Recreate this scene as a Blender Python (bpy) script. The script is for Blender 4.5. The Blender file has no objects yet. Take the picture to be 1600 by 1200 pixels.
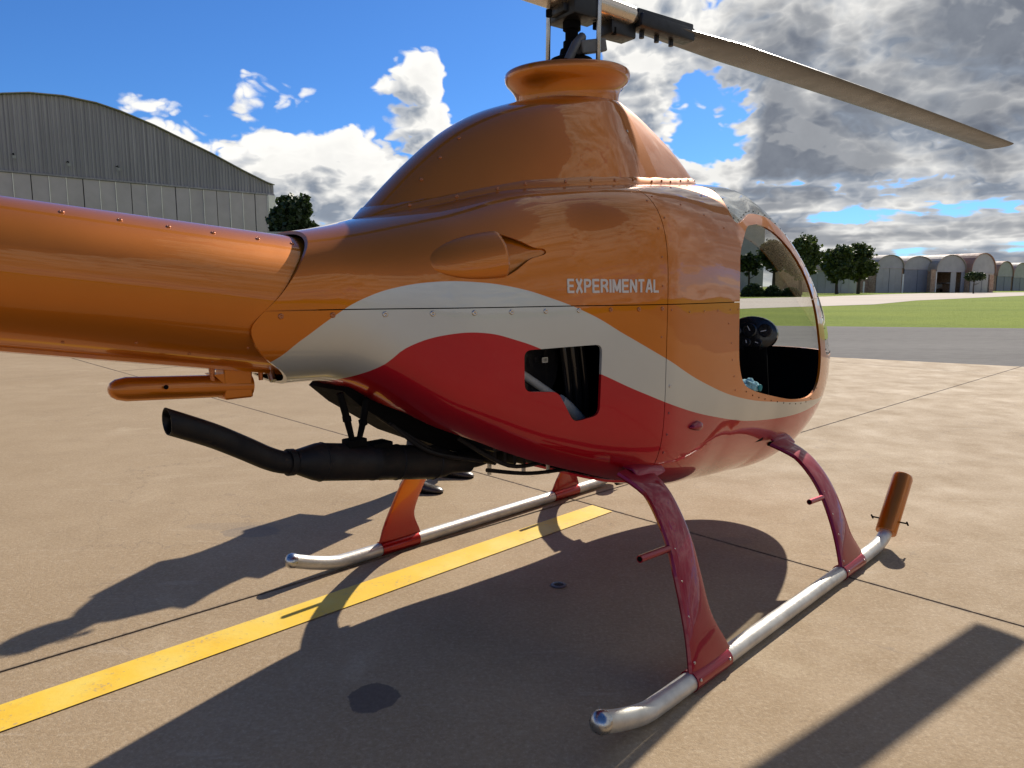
import bpy, bmesh, math, random
import numpy as np
from mathutils import Vector, Matrix, noise as mnoise
random.seed(7)
R = math.radians
sc = bpy.context.scene
col = sc.collection

# ------------------------------------------------------------------ camera
CAM_H, F_PX, PITCH = 1.30, 1140.0, R(7.65)
cd = bpy.data.cameras.new('camera')
cam = bpy.data.objects.new('camera', cd); col.objects.link(cam)
cam.location = (0, 0, CAM_H)
cam.rotation_euler = (R(90) - PITCH, 0, 0)
cd.sensor_width = 36.0; cd.sensor_fit = 'HORIZONTAL'
cd.lens = 36.0 * F_PX / 1600.0
cd.clip_start = 0.05; cd.clip_end = 6000
sc.camera = cam

# ------------------------------------------------------------------ light
SUN_AZ, SUN_EL = 30.2, 36.0           # azimuth to the right of the view direction (+Y)
sd = bpy.data.lights.new('sun', 'SUN'); sun = bpy.data.objects.new('sun', sd); col.objects.link(sun)
sd.energy = 4.9; sd.angle = R(0.55); sd.color = (1.0, 0.93, 0.83)
sdir = Vector((math.sin(R(SUN_AZ)) * math.cos(R(SUN_EL)), math.cos(R(SUN_AZ)) * math.cos(R(SUN_EL)), math.sin(R(SUN_EL))))
sun.rotation_euler = sdir.to_track_quat('Z', 'Y').to_euler()
sun.location = (20, 30, 30)
sc.view_settings.view_transform = 'Standard'; sc.view_settings.look = 'None'
sc.view_settings.exposure = 0.32; sc.view_settings.gamma = 1.0
sc.view_settings.use_curve_mapping = False
sc.render.engine = 'CYCLES'
sc.cycles.max_bounces = 8; sc.cycles.transparent_max_bounces = 16


class NT:
    """tiny node-tree writer"""
    def __init__(s, nt): s.nt = nt; s.n = nt.nodes; s.l = nt.links
    def set(s, sock, v):
        if isinstance(v, bpy.types.NodeSocket): s.l.new(v, sock)
        elif v is not None:
            if hasattr(sock.default_value, '__len__') and not isinstance(v, (int, float)):
                v = tuple(v)
                if len(sock.default_value) == 4 and len(v) == 3: v = v + (1,)
            sock.default_value = v
    def add(s, t, ins=None, **kw):
        n = s.n.new(t)
        for k, v in kw.items(): setattr(n, k, v)
        for k, v in (ins or {}).items(): s.set(n.inputs[k], v)
        return n
    def m(s, op, a, b=None, c=None, clamp=False):
        n = s.n.new('ShaderNodeMath'); n.operation = op; n.use_clamp = clamp
        for i, v in enumerate((a, b, c)):
            if v is not None: s.set(n.inputs[i], v)
        return n.outputs[0]
    def vm(s, op, a, b=None, c=None, out=0):
        n = s.n.new('ShaderNodeVectorMath'); n.operation = op
        for i, v in enumerate((a, b)):
            if v is not None: s.set(n.inputs[i], v)
        if c is not None: s.set(n.inputs[3], c)
        return n.outputs[out]
    def ss(s, x, a, b, lo=0.0, hi=1.0):
        n = s.n.new('ShaderNodeMapRange'); n.interpolation_type = 'SMOOTHSTEP'
        for i, v in enumerate((x, a, b, lo, hi)): s.set(n.inputs[i], v)
        return n.outputs[0]
    def lin(s, x, a, b, lo=0.0, hi=1.0):
        n = s.n.new('ShaderNodeMapRange')
        for i, v in enumerate((x, a, b, lo, hi)): s.set(n.inputs[i], v)
        return n.outputs[0]
    def mix(s, f, a, b, mode='MIX'):
        n = s.n.new('ShaderNodeMix'); n.data_type = 'RGBA'; n.blend_type = mode
        s.set(n.inputs[0], f); s.set(n.inputs[6], a); s.set(n.inputs[7], b)
        return n.outputs[2]
    def noise(s, v, scale, detail=4, rough=0.5, out=0, dist=0.0):
        n = s.add('ShaderNodeTexNoise', {'Vector': v, 'Scale': scale, 'Detail': detail, 'Roughness': rough, 'Distortion': dist})
        return n.outputs[out]
    def comb(s, x, y, z):
        n = s.n.new('ShaderNodeCombineXYZ')
        for i, v in enumerate((x, y, z)): s.set(n.inputs[i], v)
        return n.outputs[0]
    def sep(s, v):
        n = s.n.new('ShaderNodeSeparateXYZ'); s.set(n.inputs[0], v); return n.outputs


# ------------------------------------------------------------------ sky
world = bpy.data.worlds.new('World'); sc.world = world; world.use_nodes = True
world.node_tree.nodes.clear()

SKY_OFF = (3.1, 0.4, 1.7)
# height of the cloud tops over the horizon (degrees), by compass direction from the view axis
BANK = [(-180, 14), (-120, 12), (-70, 16), (-40, 9), (-33, 5), (-28.5, 6), (-25, 11.2), (-20, 11.8), (-14, 12.2), (-10.5, 15.0), (-7.5, 17.0), (-5, 14.0), (-1.5, 8), (4, 7.5), (6.5, 15), (8.5, 21), (11, 27), (15, 38), (22, 62), (60, 66), (110, 40), (150, 20), (180, 14)]
def cloud_group():
    g = bpy.data.node_groups.new('cloud_density', 'ShaderNodeTree')
    g.interface.new_socket('Vector', in_out='INPUT', socket_type='NodeSocketVector')
    g.interface.new_socket('Density', in_out='OUTPUT', socket_type='NodeSocketFloat')
    g.interface.new_socket('Deep', in_out='OUTPUT', socket_type='NodeSocketFloat')
    t = NT(g); gi = g.nodes.new('NodeGroupInput'); go = g.nodes.new('NodeGroupOutput')
    v = gi.outputs[0]
    x, y, z = t.sep(v)
    az = t.m('MULTIPLY', t.m('ARCTAN2', x, y), 57.2958)
    hor = t.m('SQRT', t.m('ADD', t.m('MULTIPLY', x, x), t.m('MULTIPLY', y, y)))
    el = t.m('MULTIPLY', t.m('ARCTAN2', z, hor), 57.2958)
    zz = t.m('POWER', t.m('MAXIMUM', t.m('ADD', z, 0.02), 0.0), 0.80)      # flatter towards the horizon
    p = t.comb(x, y, t.m('MULTIPLY', zz, 1.55))
    p = t.vm('ADD', p, SKY_OFF)
    big = t.noise(p, 3.0, 2, 0.5)
    q = t.vm('ADD', p, t.vm('SCALE', t.noise(p, 11.0, 2, 0.5, out=1), None, 0.05))
    bil = None
    for sc_, w_ in ((7.0, 0.46), (15.5, 0.26), (33.0, 0.15), (70.0, 0.09)):   # billows: round heads, sharp creases
        n = t.m('ABSOLUTE', t.m('SUBTRACT', t.m('MULTIPLY', t.noise(q, sc_, 0, 0.5), 2.0), 1.0))
        n = t.m('MULTIPLY', t.m('SUBTRACT', n, 0.22), w_)
        bil = n if bil is None else t.m('ADD', bil, n)
    fine = t.m('MULTIPLY', t.m('SUBTRACT', t.noise(q, 30, 6, 0.65), 0.5), 0.16)
    d = t.m('ADD', t.m('MULTIPLY', t.m('SUBTRACT', big, 0.5), 0.75), t.m('ADD', t.m('MULTIPLY', bil, 0.95), fine))
    cu = t.n.new('ShaderNodeFloatCurve'); c0 = cu.mapping.curves[0]
    P = [((a + 180) / 360, h / 80) for a, h in BANK]
    c0.points[0].location = P[0]; c0.points[1].location = P[-1]
    for a in P[1:-1]: c0.points.new(*a)
    cu.mapping.update(); t.set(cu.inputs['Value'], t.m('MULTIPLY', t.m('ADD', az, 180.0), 1 / 360)); t.set(cu.inputs['Factor'], 1.0)
    e0 = t.m('MULTIPLY', cu.outputs[0], 80.0)
    rise = t.m('SUBTRACT', e0, el)
    b = t.m('MINIMUM', t.m('MAXIMUM', t.m('MULTIPLY', rise, 0.075), -0.48), 0.17)
    deep = t.m('MULTIPLY', t.ss(rise, 5.0, 26.0), t.ss(az, 6.0, 16.0))
    b = t.m('ADD', b, t.m('MULTIPLY', deep, 0.05))
    # clear gap by the rotor side, and broken low bands to the right
    gx = t.m('DIVIDE', t.m('SUBTRACT', az, 14.6), 3.2); gy = t.m('DIVIDE', t.m('SUBTRACT', el, 12.2), 2.7)
    gap = t.ss(t.m('ADD', t.m('ADD', t.m('MULTIPLY', gx, gx), t.m('MULTIPLY', gy, gy)), t.m('MULTIPLY', t.m('SUBTRACT', t.noise(p, 9.0, 4, 0.6), 0.5), 6.0)), 0.2, 2.6, 0.34, 0.0)
    low = t.m('MULTIPLY', t.ss(el, 6.8, 8.2, 1.0, 0.0), t.ss(az, 4.0, 12.0))
    lay = t.noise(t.comb(t.m('MULTIPLY', az, 0.06), t.m('MULTIPLY', el, 0.75), 3.3), 1.0, 3, 0.55)
    b = t.m('SUBTRACT', b, gap)
    b = t.m('ADD', b, t.m('MULTIPLY', low, t.m('SUBTRACT', t.m('MULTIPLY', lay, 0.9), 0.56)))
    t.l.new(t.m('ADD', d, b), go.inputs[0]); t.l.new(deep, go.inputs[1])
    return g

cg = cloud_group()
wt = NT(world.node_tree)
tc = wt.add('ShaderNodeTexCoord').outputs['Generated']
sky = wt.add('ShaderNodeTexSky', sky_type='NISHITA')
sky.sun_disc = False; sky.sun_elevation = R(SUN_EL); sky.sun_rotation = R(SUN_AZ)
sky.altitude = 600; sky.air_density = 1.0; sky.dust_density = 0.4; sky.ozone_density = 2.2
tint = wt.mix(1.0, sky.outputs[0], (0.34, 0.66, 1.10, 1), 'MULTIPLY')
bg1 = wt.add('ShaderNodeBackground', {'Color': tint, 'Strength': 0.092})
def dens(v):
    n = wt.n.new('ShaderNodeGroup'); n.node_tree = cg; wt.set(n.inputs[0], v); return n.outputs
o0 = dens(tc); d0 = o0[0]; deep = o0[1]
d1 = dens(wt.vm('NORMALIZE', wt.vm('ADD', tc, (0.013, 0.022, 0.034))))[0]
cover = wt.ss(d0, -0.030, 0.055)
slope = wt.m('SUBTRACT', d0, d1)
lit = wt.lin(slope, -0.13, 0.10)
thick = wt.ss(d0, 0.03, 0.38)
rim = wt.ss(d0, 0.01, 0.16, 1.0, 0.0)
fine = wt.noise(tc, 7, 6, 0.6)
grey = wt.mix(wt.ss(fine, 0.3, 0.7), (0.13, 0.15, 0.195, 1), (0.26, 0.285, 0.33, 1))
white = wt.mix(lit, (0.30, 0.35, 0.43, 1), (1.10, 1.08, 1.03, 1))
kg = wt.m('MULTIPLY', wt.m('MAXIMUM', thick, wt.m('MULTIPLY', deep, 0.25)), wt.m('ADD', 0.62, wt.m('MULTIPLY', deep, 0.60)))
kg = wt.m('MULTIPLY', kg, wt.m('SUBTRACT', 1.0, wt.m('MULTIPLY', lit, wt.m('SUBTRACT', 0.72, wt.m('MULTIPLY', deep, 0.42)))))
ccol = wt.mix(kg, white, grey)
ccol = wt.mix(wt.m('MULTIPLY', rim, 0.40), ccol, (0.98, 0.97, 0.95, 1))
bg2 = wt.add('ShaderNodeBackground', {'Color': ccol, 'Strength': 0.78})
zc = wt.sep(tc)[2]
cov2 = wt.m('MULTIPLY', cover, wt.ss(zc, -0.02, 0.005))
mx = wt.n.new('ShaderNodeMixShader'); wt.set(mx.inputs[0], cov2)
wt.l.new(bg1.outputs[0], mx.inputs[1]); wt.l.new(bg2.outputs[0], mx.inputs[2])
out = wt.n.new('ShaderNodeOutputWorld'); wt.l.new(mx.outputs[0], out.inputs[0])

# ------------------------------------------------------------------ materials
def newmat(name):
    m = bpy.data.materials.new(name); m.use_nodes = True; m.node_tree.nodes.clear()
    t = NT(m.node_tree); o = t.n.new('ShaderNodeOutputMaterial')
    b = t.n.new('ShaderNodeBsdfPrincipled'); t.l.new(b.outputs[0], o.inputs[0])
    return m, t, b, o

def bump(t, b, h, strength=0.3, dist=0.01):
    n = t.add('ShaderNodeBump', {'Height': h, 'Strength': strength, 'Distance': dist})
    t.l.new(n.outputs[0], b.inputs['Normal'])

def plain(name, c, rough=0.5, metal=0.0, var=0.12, scale=6.0, coat=0.0, bmp=0.0, coords='Object', spec=None, bscale=None):
    m, t, b, o = newmat(name)
    tc = t.add('ShaderNodeTexCoord').outputs[coords]
    n1 = t.noise(tc, scale, 6, 0.6)
    k = t.lin(n1, 0.25, 0.75, 1 - var, 1 + var)
    sn = t.n.new('ShaderNodeVectorMath'); sn.operation = 'SCALE'; sn.inputs[0].default_value = c[:3]; t.l.new(k, sn.inputs[3])
    t.l.new(sn.outputs[0], b.inputs['Base Color'])
    t.set(b.inputs['Roughness'], t.lin(t.noise(tc, scale * 3, 4), 0.3, 0.7, max(rough - 0.08, 0.02), min(rough + 0.08, 1)))
    b.inputs['Metallic'].default_value = metal
    b.inputs['Coat Weight'].default_value = coat; b.inputs['Coat Roughness'].default_value = 0.04
    if spec is not None: b.inputs['Specular IOR Level'].default_value = spec
    if bmp: bump(t, b, t.noise(tc, bscale or scale * 8, 5, 0.6), bmp)
    return m

ORANGE, RED, SILVER = (0.51, 0.147, 0.004), (0.40, 0.001, 0.012), (0.50, 0.51, 0.485)
WHITE_TOP = [(-2.0, 1.02), (-1.75, 1.085), (-1.65, 1.156), (-1.568, 1.215), (-1.481, 1.266), (-1.395, 1.296), (-1.29, 1.312), (-1.175, 1.312), (-1.043, 1.297), (-0.9, 1.262),
             (-0.748, 1.209), (-0.598, 1.13), (-0.423, 1.043), (-0.152, 0.929), (0.209, 0.827), (0.729, 0.748), (1.18, 0.707), (1.5, 0.695), (2.0, 0.69)]
RED_TOP = [(-2.0, 0.90), (-1.75, 0.92), (-1.6, 0.985), (-1.5, 1.03), (-1.431, 1.069), (-1.361, 1.128), (-1.26, 1.157), (-1.16, 1.16), (-1.025, 1.13), (-0.875, 1.074), (-0.708, 1.007),
           (-0.539, 0.931), (-0.335, 0.856), (-0.017, 0.775), (0.405, 0.700), (0.857, 0.667), (1.25, 0.675), (1.5, 0.692), (2.0, 0.69)]

def paint_mat(name, livery=True, base=ORANGE, grad=None):
    m, t, b, o = newmat(name)
    tc = t.add('ShaderNodeTexCoord').outputs['Object']
    x, y, z = t.sep(tc)
    if livery:
        def curve(pts):
            n = t.n.new('ShaderNodeFloatCurve'); cm = n.mapping; cu = cm.curves[0]
            P = [((a + 2) / 4, (h - 0.5) / 1.2) for a, h in pts]
            while len(cu.points) > 2: cu.points.remove(cu.points[0])
            cu.points[0].location = P[0]; cu.points[1].location = P[-1]
            for q in P[1:-1]: cu.points.new(*q)
            cm.update()
            t.set(n.inputs['Factor'], 1.0); t.set(n.inputs['Value'], t.m('MULTIPLY', t.m('ADD', x, 2.0), 0.25))
            return t.m('ADD', t.m('MULTIPLY', n.outputs[0], 1.2), 0.5)
        wtop, rtop = curve(WHITE_TOP), curve(RED_TOP)
        isw = t.ss(t.m('SUBTRACT', wtop, z), -0.0008, 0.0008)
        isr = t.ss(t.m('SUBTRACT', rtop, z), -0.0008, 0.0008)
        c = t.mix(isw, ORANGE + (1,), SILVER + (1,)); c = t.mix(isr, c, RED + (1,))
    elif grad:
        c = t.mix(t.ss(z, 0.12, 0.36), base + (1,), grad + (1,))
    else:
        c = t.mix(0.0, base + (1,), base + (1,))
    n1 = t.noise(tc, 2.5, 4, 0.5)
    dust = t.ss(t.noise(tc, 30, 6, 0.7), 0.5, 0.85, 0.0, 0.03)
    c = t.mix(dust, c, (0.32, 0.24, 0.16, 1))
    c = t.mix(t.lin(n1, 0.3, 0.7, 0.0, 0.10), c, (0.02, 0.01, 0.01, 1))
    t.set(b.inputs['Base Color'], c)
    b.inputs['Metallic'].default_value = 0.65; b.inputs['Specular IOR Level'].default_value = 0.12
    t.set(b.inputs['Roughness'], t.lin(n1, 0.3, 0.7, 0.40, 0.48))
    b.inputs['Coat Weight'].default_value = 0.95; b.inputs['Coat IOR'].default_value = 1.45; b.inputs['Coat Roughness'].default_value = 0.03
    t.set(b.inputs['Coat Roughness'], t.lin(t.noise(tc, 14, 4), 0.35, 0.7, 0.004, 0.022))
    wob = t.m('ADD', t.noise(tc, 2.2, 1, 0.5), t.m('MULTIPLY', t.noise(tc, 7, 2, 0.5), 0.12))
    bump(t, b, wob, 0.5, 0.012)
    nn = b.inputs['Normal'].links[0].from_socket; t.l.new(nn, b.inputs['Coat Normal'])
    return m

M = {}
M['livery'] = paint_mat('livery_paint')
M['orange'] = paint_mat('orange_paint', False, ORANGE)
M['legred'] = paint_mat('dark_red_paint', False, (0.27, 0.001, 0.020))
M['legfar'] = paint_mat('red_to_orange_legs', False, (0.30, 0.006, 0.006), (0.52, 0.10, 0.008))  # far legs: red low down, blending to orange higher up
M['black'] = plain('matt_black', (0.004, 0.004, 0.0043), 0.75, var=0.3, scale=20, spec=0.06)
M['cabin'] = plain('cabin_black', (0.004, 0.004, 0.0045), 0.9, var=0.3, scale=20, spec=0.04)
M['gloss'] = plain('gloss_black', (0.012, 0.012, 0.014), 0.18, var=0.2, scale=20)
M['exhaust'] = plain('heat_black', (0.006, 0.006, 0.0065), 0.62, var=0.35, scale=25, bmp=0.05, spec=0.14)
m, t, b, o = newmat('heat_stained_steel'); M['exhaust'] = m
tc = t.add('ShaderNodeTexCoord').outputs['Object']
c = t.mix(t.ss(t.noise(tc, 9, 6, 0.65), 0.35, 0.7), (0.006, 0.006, 0.007, 1), (0.018, 0.013, 0.010, 1))
c = t.mix(t.ss(t.noise(tc, 34, 5, 0.7), 0.58, 0.72, 0.0, 0.6), c, (0.045, 0.026, 0.016, 1))
t.set(b.inputs['Base Color'], c); t.set(b.inputs['Roughness'], t.lin(t.noise(tc, 20, 4), 0.3, 0.7, 0.42, 0.72)); b.inputs['Specular IOR Level'].default_value = 0.25
bump(t, b, t.noise(tc, 60, 5, 0.7), 0.2, 0.003)
M['alu'] = plain('brushed_aluminium', (0.56, 0.535, 0.48), 0.46, metal=0.6, var=0.26, scale=11, bmp=0.10)
M['steel'] = plain('steel', (0.45, 0.45, 0.45), 0.3, metal=1.0, var=0.15, scale=30)
M['screw'] = plain('screw_metal', (0.55, 0.50, 0.44), 0.3, metal=0.9, var=0.15, scale=60)
M['screwo'] = plain('painted_screw', (0.42, 0.13, 0.03), 0.3, metal=0.4, var=0.2, scale=60, coat=0.5)
M['screwr'] = plain('painted_screw_red', (0.22, 0.01, 0.02), 0.3, metal=0.4, var=0.2, scale=60, coat=0.5)
M['grip'] = plain('blade_grip', (0.022, 0.024, 0.028), 0.4, metal=0.5, var=0.3, scale=20)
M['blade'] = plain('blade_metal', (0.100, 0.101, 0.102), 0.30, metal=0.35, var=0.10, scale=3, coat=0.12)
M['head'] = plain('cast_alloy', (0.62, 0.55, 0.47), 0.28, metal=0.9, var=0.12, scale=9)
M['grey'] = plain('grey_casting', (0.10, 0.10, 0.10), 0.5, metal=0.4, var=0.2, scale=20)
M['text'] = plain('decal_white', (0.60, 0.56, 0.50), 0.4, var=0.03)
M['hose'] = plain('grey_hose', (0.42, 0.42, 0.40), 0.45, var=0.1, scale=40)
M['cloth'] = plain('pale_blue_cloth', (0.22, 0.44, 0.50), 0.9, var=0.15, scale=30)
M['teal'] = plain('teal', (0.01, 0.18, 0.19), 0.7)
M['label'] = plain('label_white', (0.7, 0.7, 0.66), 0.6)
M['dial'] = plain('dial_face', (0.01, 0.01, 0.012), 0.3)
M['needle'] = plain('dial_white', (0.7, 0.7, 0.7), 0.5)

m, t, b, o = newmat('canopy_glass'); M['glass'] = m
t.n.remove(b)
geo = t.add('ShaderNodeNewGeometry'); cosv = t.m('ABSOLUTE', t.vm('DOT_PRODUCT', geo.outputs['Incoming'], geo.outputs['Normal'], out=1))
schl = t.m('ADD', 0.04, t.m('MULTIPLY', 0.96, t.m('POWER', t.m('SUBTRACT', 1.0, cosv), 5.0)))
tr = t.add('ShaderNodeBsdfTransparent', {'Color': (0.86, 0.87, 0.86, 1)})
gl = t.add('ShaderNodeBsdfGlossy', {'Color': (1, 1, 1, 1), 'Roughness': 0.015})
mxs = t.n.new('ShaderNodeMixShader'); t.l.new(schl, mxs.inputs[0]); t.l.new(tr.outputs[0], mxs.inputs[1]); t.l.new(gl.outputs[0], mxs.inputs[2])
t.l.new(mxs.outputs[0], o.inputs[0])

# concrete -------------------------------------------------------------
def concrete():
    m, t, b, o = newmat('apron_concrete')
    P = t.add('ShaderNodeNewGeometry').outputs['Position']
    x, y, z = t.sep(P)
    big = t.noise(P, 0.55, 4, 0.55); mid = t.noise(P, 2.6, 7, 0.65); fine = t.noise(P, 34, 6, 0.7); spk = t.noise(P, 230, 3, 0.7)
    c = t.mix(t.ss(big, 0.3, 0.7), (0.345, 0.243, 0.135, 1), (0.400, 0.290, 0.170, 1))
    c = t.mix(t.ss(mid, 0.35, 0.72, 0.0, 0.45), c, (0.285, 0.200, 0.115, 1))
    c = t.mix(t.ss(t.noise(P, 1.3, 6, 0.7, dist=0.8), 0.56, 0.72, 0.0, 0.5), c, (0.50, 0.39, 0.25, 1))
    c = t.mix(t.ss(fine, 0.42, 0.75, 0.0, 0.35), c, (0.50, 0.39, 0.26, 1))
    c = t.mix(t.ss(spk, 0.62, 0.75, 0.0, 0.55), c, (0.10, 0.085, 0.07, 1))
    c = t.mix(t.ss(t.noise(P, 150, 2, 0.5), 0.68, 0.76, 0.0, 0.5), c, (0.72, 0.66, 0.56, 1))
    # pale scuffs and hairline craze
    g1 = t.noise(P, 75, 4, 0.75); g2 = t.noise(P, 420, 2, 0.6)
    c = t.mix(t.ss(g1, 0.50, 0.68, 0.0, 0.38), c, (0.185, 0.135, 0.085, 1))
    c = t.mix(t.ss(g1, 0.48, 0.34, 0.0, 0.40), c, (0.56, 0.45, 0.31, 1))
    c = t.mix(t.ss(g2, 0.56, 0.70, 0.0, 0.40), c, (0.14, 0.11, 0.08, 1))
    w = t.add('ShaderNodeTexVoronoi', {'Vector': t.vm('ADD', P, t.noise(P, 1.2, 4, 0.6, out=1)), 'Scale': 1.9}, feature='DISTANCE_TO_EDGE')
    craze = t.m('MULTIPLY', t.ss(w.outputs[0], 0.0, 0.012, 1.0, 0.0), t.ss(t.noise(P, 0.9, 3), 0.5, 0.62))
    c = t.mix(t.m('MULTIPLY', craze, 0.28), c, (0.14, 0.11, 0.09, 1))
    sp = t.vm('MULTIPLY', P, (0.35, 2.2, 1.0))
    c = t.mix(t.ss(t.noise(sp, 4.5, 7, 0.7), 0.60, 0.68, 0.0, 0.16), c, (0.62, 0.53, 0.41, 1))
    cr = t.add('ShaderNodeTexVoronoi', {'Vector': t.vm('ADD', t.vm('MULTIPLY', P, (1, 1, 0)), t.vm('SCALE', t.noise(P, 1.6, 6, 0.65, out=1), None, 0.9)), 'Scale': 0.42}, feature='DISTANCE_TO_EDGE')
    c = t.mix(t.m('MULTIPLY', t.ss(cr.outputs[0], 0.0, 0.003, 0.40, 0.0), t.ss(t.noise(P, 0.7, 3), 0.52, 0.60)), c, (0.09, 0.07, 0.055, 1))
    gu = t.m('SUBTRACT', t.m('ADD', t.m('MULTIPLY', x, math.sin(R(46.6))), t.m('MULTIPLY', y, math.cos(R(46.6)))), 3.26)
    gv = t.m('SUBTRACT', t.m('ADD', t.m('MULTIPLY', x, -math.cos(R(46.6))), t.m('MULTIPLY', y, math.sin(R(46.6)))), 2.885)
    for gg in (gu, gv):
        dd = t.m('ABSOLUTE', t.m('SUBTRACT', t.m('MODULO', t.m('ADD', gg, 94.0 + 4.7), 9.4), 4.7))
        c = t.mix(t.ss(t.m('ADD', dd, t.m('MULTIPLY', t.noise(P, 26, 5, 0.7), 0.05)), 0.026, 0.045, 0.75, 0.0), c, (0.13, 0.10, 0.075, 1))
    # old stains with a shape of their own
    wv = t.noise(P, 9, 4, 0.6); wob = t.m('MULTIPLY', t.m('SUBTRACT', wv, 0.5), 0.9)
    for cx, cy, rx, ry, k, colr in ((-0.44, 2.17, 0.083, 0.085, 0.74, (0.085, 0.070, 0.066, 1)), (-1.39, 3.76, 0.15, 0.10, 0.42, (0.17, 0.15, 0.13, 1)),
                                    (-1.49, 3.84, 0.30, 0.07, 0.18, (0.17, 0.15, 0.13, 1)), (1.14, 3.62, 0.10, 0.05, 0.25, (0.2, 0.17, 0.14, 1))):
        dx = t.m('DIVIDE', t.m('SUBTRACT', x, cx), rx); dy = t.m('DIVIDE', t.m('SUBTRACT', y, cy), ry)
        r = t.m('ADD', t.m('SQRT', t.m('ADD', t.m('MULTIPLY', dx, dx), t.m('MULTIPLY', dy, dy))), wob)
        c = t.mix(t.ss(r, 0.93, 1.03, k, 0.0), c, colr)
    vd = t.add('ShaderNodeTexVoronoi', {'Vector': t.vm('ADD', P, t.vm('SCALE', t.noise(P, 12, 3, 0.6, out=1), None, 0.05)), 'Scale': 5.0})
    c = t.mix(t.m('MULTIPLY', t.ss(vd.outputs[0], 0.035, 0.075, 0.55, 0.0), t.ss(t.noise(P, 0.8, 3), 0.50, 0.62)), c, (0.11, 0.085, 0.065, 1))
    t.set(b.inputs['Base Color'], c)
    t.set(b.inputs['Roughness'], t.lin(mid, 0.3, 0.7, 0.70, 0.9)); b.inputs['Specular IOR Level'].default_value = 0.22
    h = t.m('ADD', t.m('MULTIPLY', g1, 0.8), t.m('MULTIPLY', spk, 0.5))
    bump(t, b, h, 0.6, 0.005)
    return m
M['concrete'] = concrete()

def groundmat(name, a, bcol, s1, s2, rough=0.9, speck=None, stretch=(1, 1, 1), bs=40, bst=0.5, bd=0.02):
    m, t, b, o = newmat(name)
    P = t.add('ShaderNodeNewGeometry').outputs['Position']
    Q = t.vm('MULTIPLY', P, stretch)
    n1, n2 = t.noise(Q, s1, 6, 0.6), t.noise(Q, s2, 5, 0.7)
    c = t.mix(t.ss(n1, 0.3, 0.7), a, bcol)
    c = t.mix(t.ss(n2, 0.4, 0.75, 0, 0.5), c, speck or bcol)
    t.set(b.inputs['Base Color'], c); b.inputs['Roughness'].default_value = rough; b.inputs['Specular IOR Level'].default_value = 0.1
    bump(t, b, t.noise(P, bs, 4, 0.7), bst, bd)
    return m
M['asphalt'] = groundmat('asphalt', (0.115, 0.108, 0.100, 1), (0.165, 0.155, 0.142, 1), 0.25, 9, speck=(0.25, 0.235, 0.21, 1), stretch=(0.3, 1.4, 1), bs=60, bst=0.7, bd=0.01)
M['grass'] = groundmat('mown_grass', (0.165, 0.225, 0.012, 1), (0.235, 0.290, 0.020, 1), 0.12, 3.5, speck=(0.09, 0.13, 0.008, 1), stretch=(0.5, 1, 1), bs=6, bst=1.0, bd=0.12)
M['taxi'] = groundmat('pale_taxiway', (0.52, 0.44, 0.36, 1), (0.60, 0.52, 0.43, 1), 0.08, 1.5, bs=30)
M['earth'] = groundmat('dry_earth', (0.16, 0.15, 0.06, 1), (0.22, 0.17, 0.10, 1), 0.02, 0.5, bs=3)
M['joint'] = plain('joint_filler', (0.05, 0.042, 0.035), 0.95, coords='Object')
M['yellow'] = None
m, t, b, o = newmat('yellow_line_paint'); M['yellow'] = m
P = t.add('ShaderNodeNewGeometry').outputs['Position']
n1 = t.noise(P, 5, 6, 0.65); n2 = t.noise(P, 60, 5, 0.7); n3 = t.noise(t.vm('MULTIPLY', P, (1.0, 1.0, 1)), 2.2, 5, 0.6)
c = t.mix(t.ss(n3, 0.4, 0.65), (0.83, 0.52, 0.030, 1), (0.80, 0.58, 0.10, 1))
c = t.mix(t.ss(n1, 0.45, 0.75, 0, 0.5), c, (0.72, 0.38, 0.01, 1))
c = t.mix(t.ss(t.m('ADD', t.m('MULTIPLY', n2, 0.7), t.m('MULTIPLY', n1, 0.3)), 0.56, 0.64, 0, 0.75), c, (0.42, 0.30, 0.15, 1))
t.set(b.inputs['Base Color'], c); b.inputs['Roughness'].default_value = 0.6; bump(t, b, n2, 0.3, 0.003)

M['wallgrey'] = plain('grey_sheet', (0.26, 0.265, 0.27), 0.6, var=0.18, scale=0.7, coords='Object')
M['clad'] = plain('corrugated_cladding', (0.30, 0.298, 0.31), 0.55, metal=0.1, var=0.26, scale=0.6)
m, t, b, o = newmat('corrugated_cladding'); M['clad'] = m
tc = t.add('ShaderNodeTexCoord').outputs['Object']
st = t.noise(t.vm('MULTIPLY', tc, (3.2, 3.2, 0.05)), 1.6, 5, 0.65); bg_ = t.noise(tc, 0.18, 3, 0.5)
c = t.mix(t.ss(st, 0.32, 0.68), (0.215, 0.205, 0.225, 1), (0.36, 0.345, 0.365, 1))
c = t.mix(t.ss(bg_, 0.35, 0.65, 0.0, 0.45), c, (0.20, 0.195, 0.215, 1))
t.set(b.inputs['Base Color'], c); b.inputs['Roughness'].default_value = 0.55
M['panel'] = plain('pale_door_sheet', (0.42, 0.378, 0.392), 0.6, var=0.12, scale=0.8)
M['post'] = plain('off_white_paint', (0.80, 0.77, 0.72), 0.6, var=0.1, scale=2)
M['gable'] = plain('gable_sheet', (0.38, 0.365, 0.355), 0.6, var=0.12, scale=0.8)
M['doorblue'] = plain('blue_grey_door', (0.21, 0.22, 0.26), 0.55, var=0.12, scale=0.8)
M['roof'] = plain('weathered_roof', (0.36, 0.30, 0.24), 0.7, var=0.25, scale=0.5)
M['rust'] = plain('rusty_roof', (0.34, 0.19, 0.13), 0.75, var=0.4, scale=0.35)
M['dark'] = plain('dark_inside', (0.012, 0.013, 0.016), 0.9)
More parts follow.
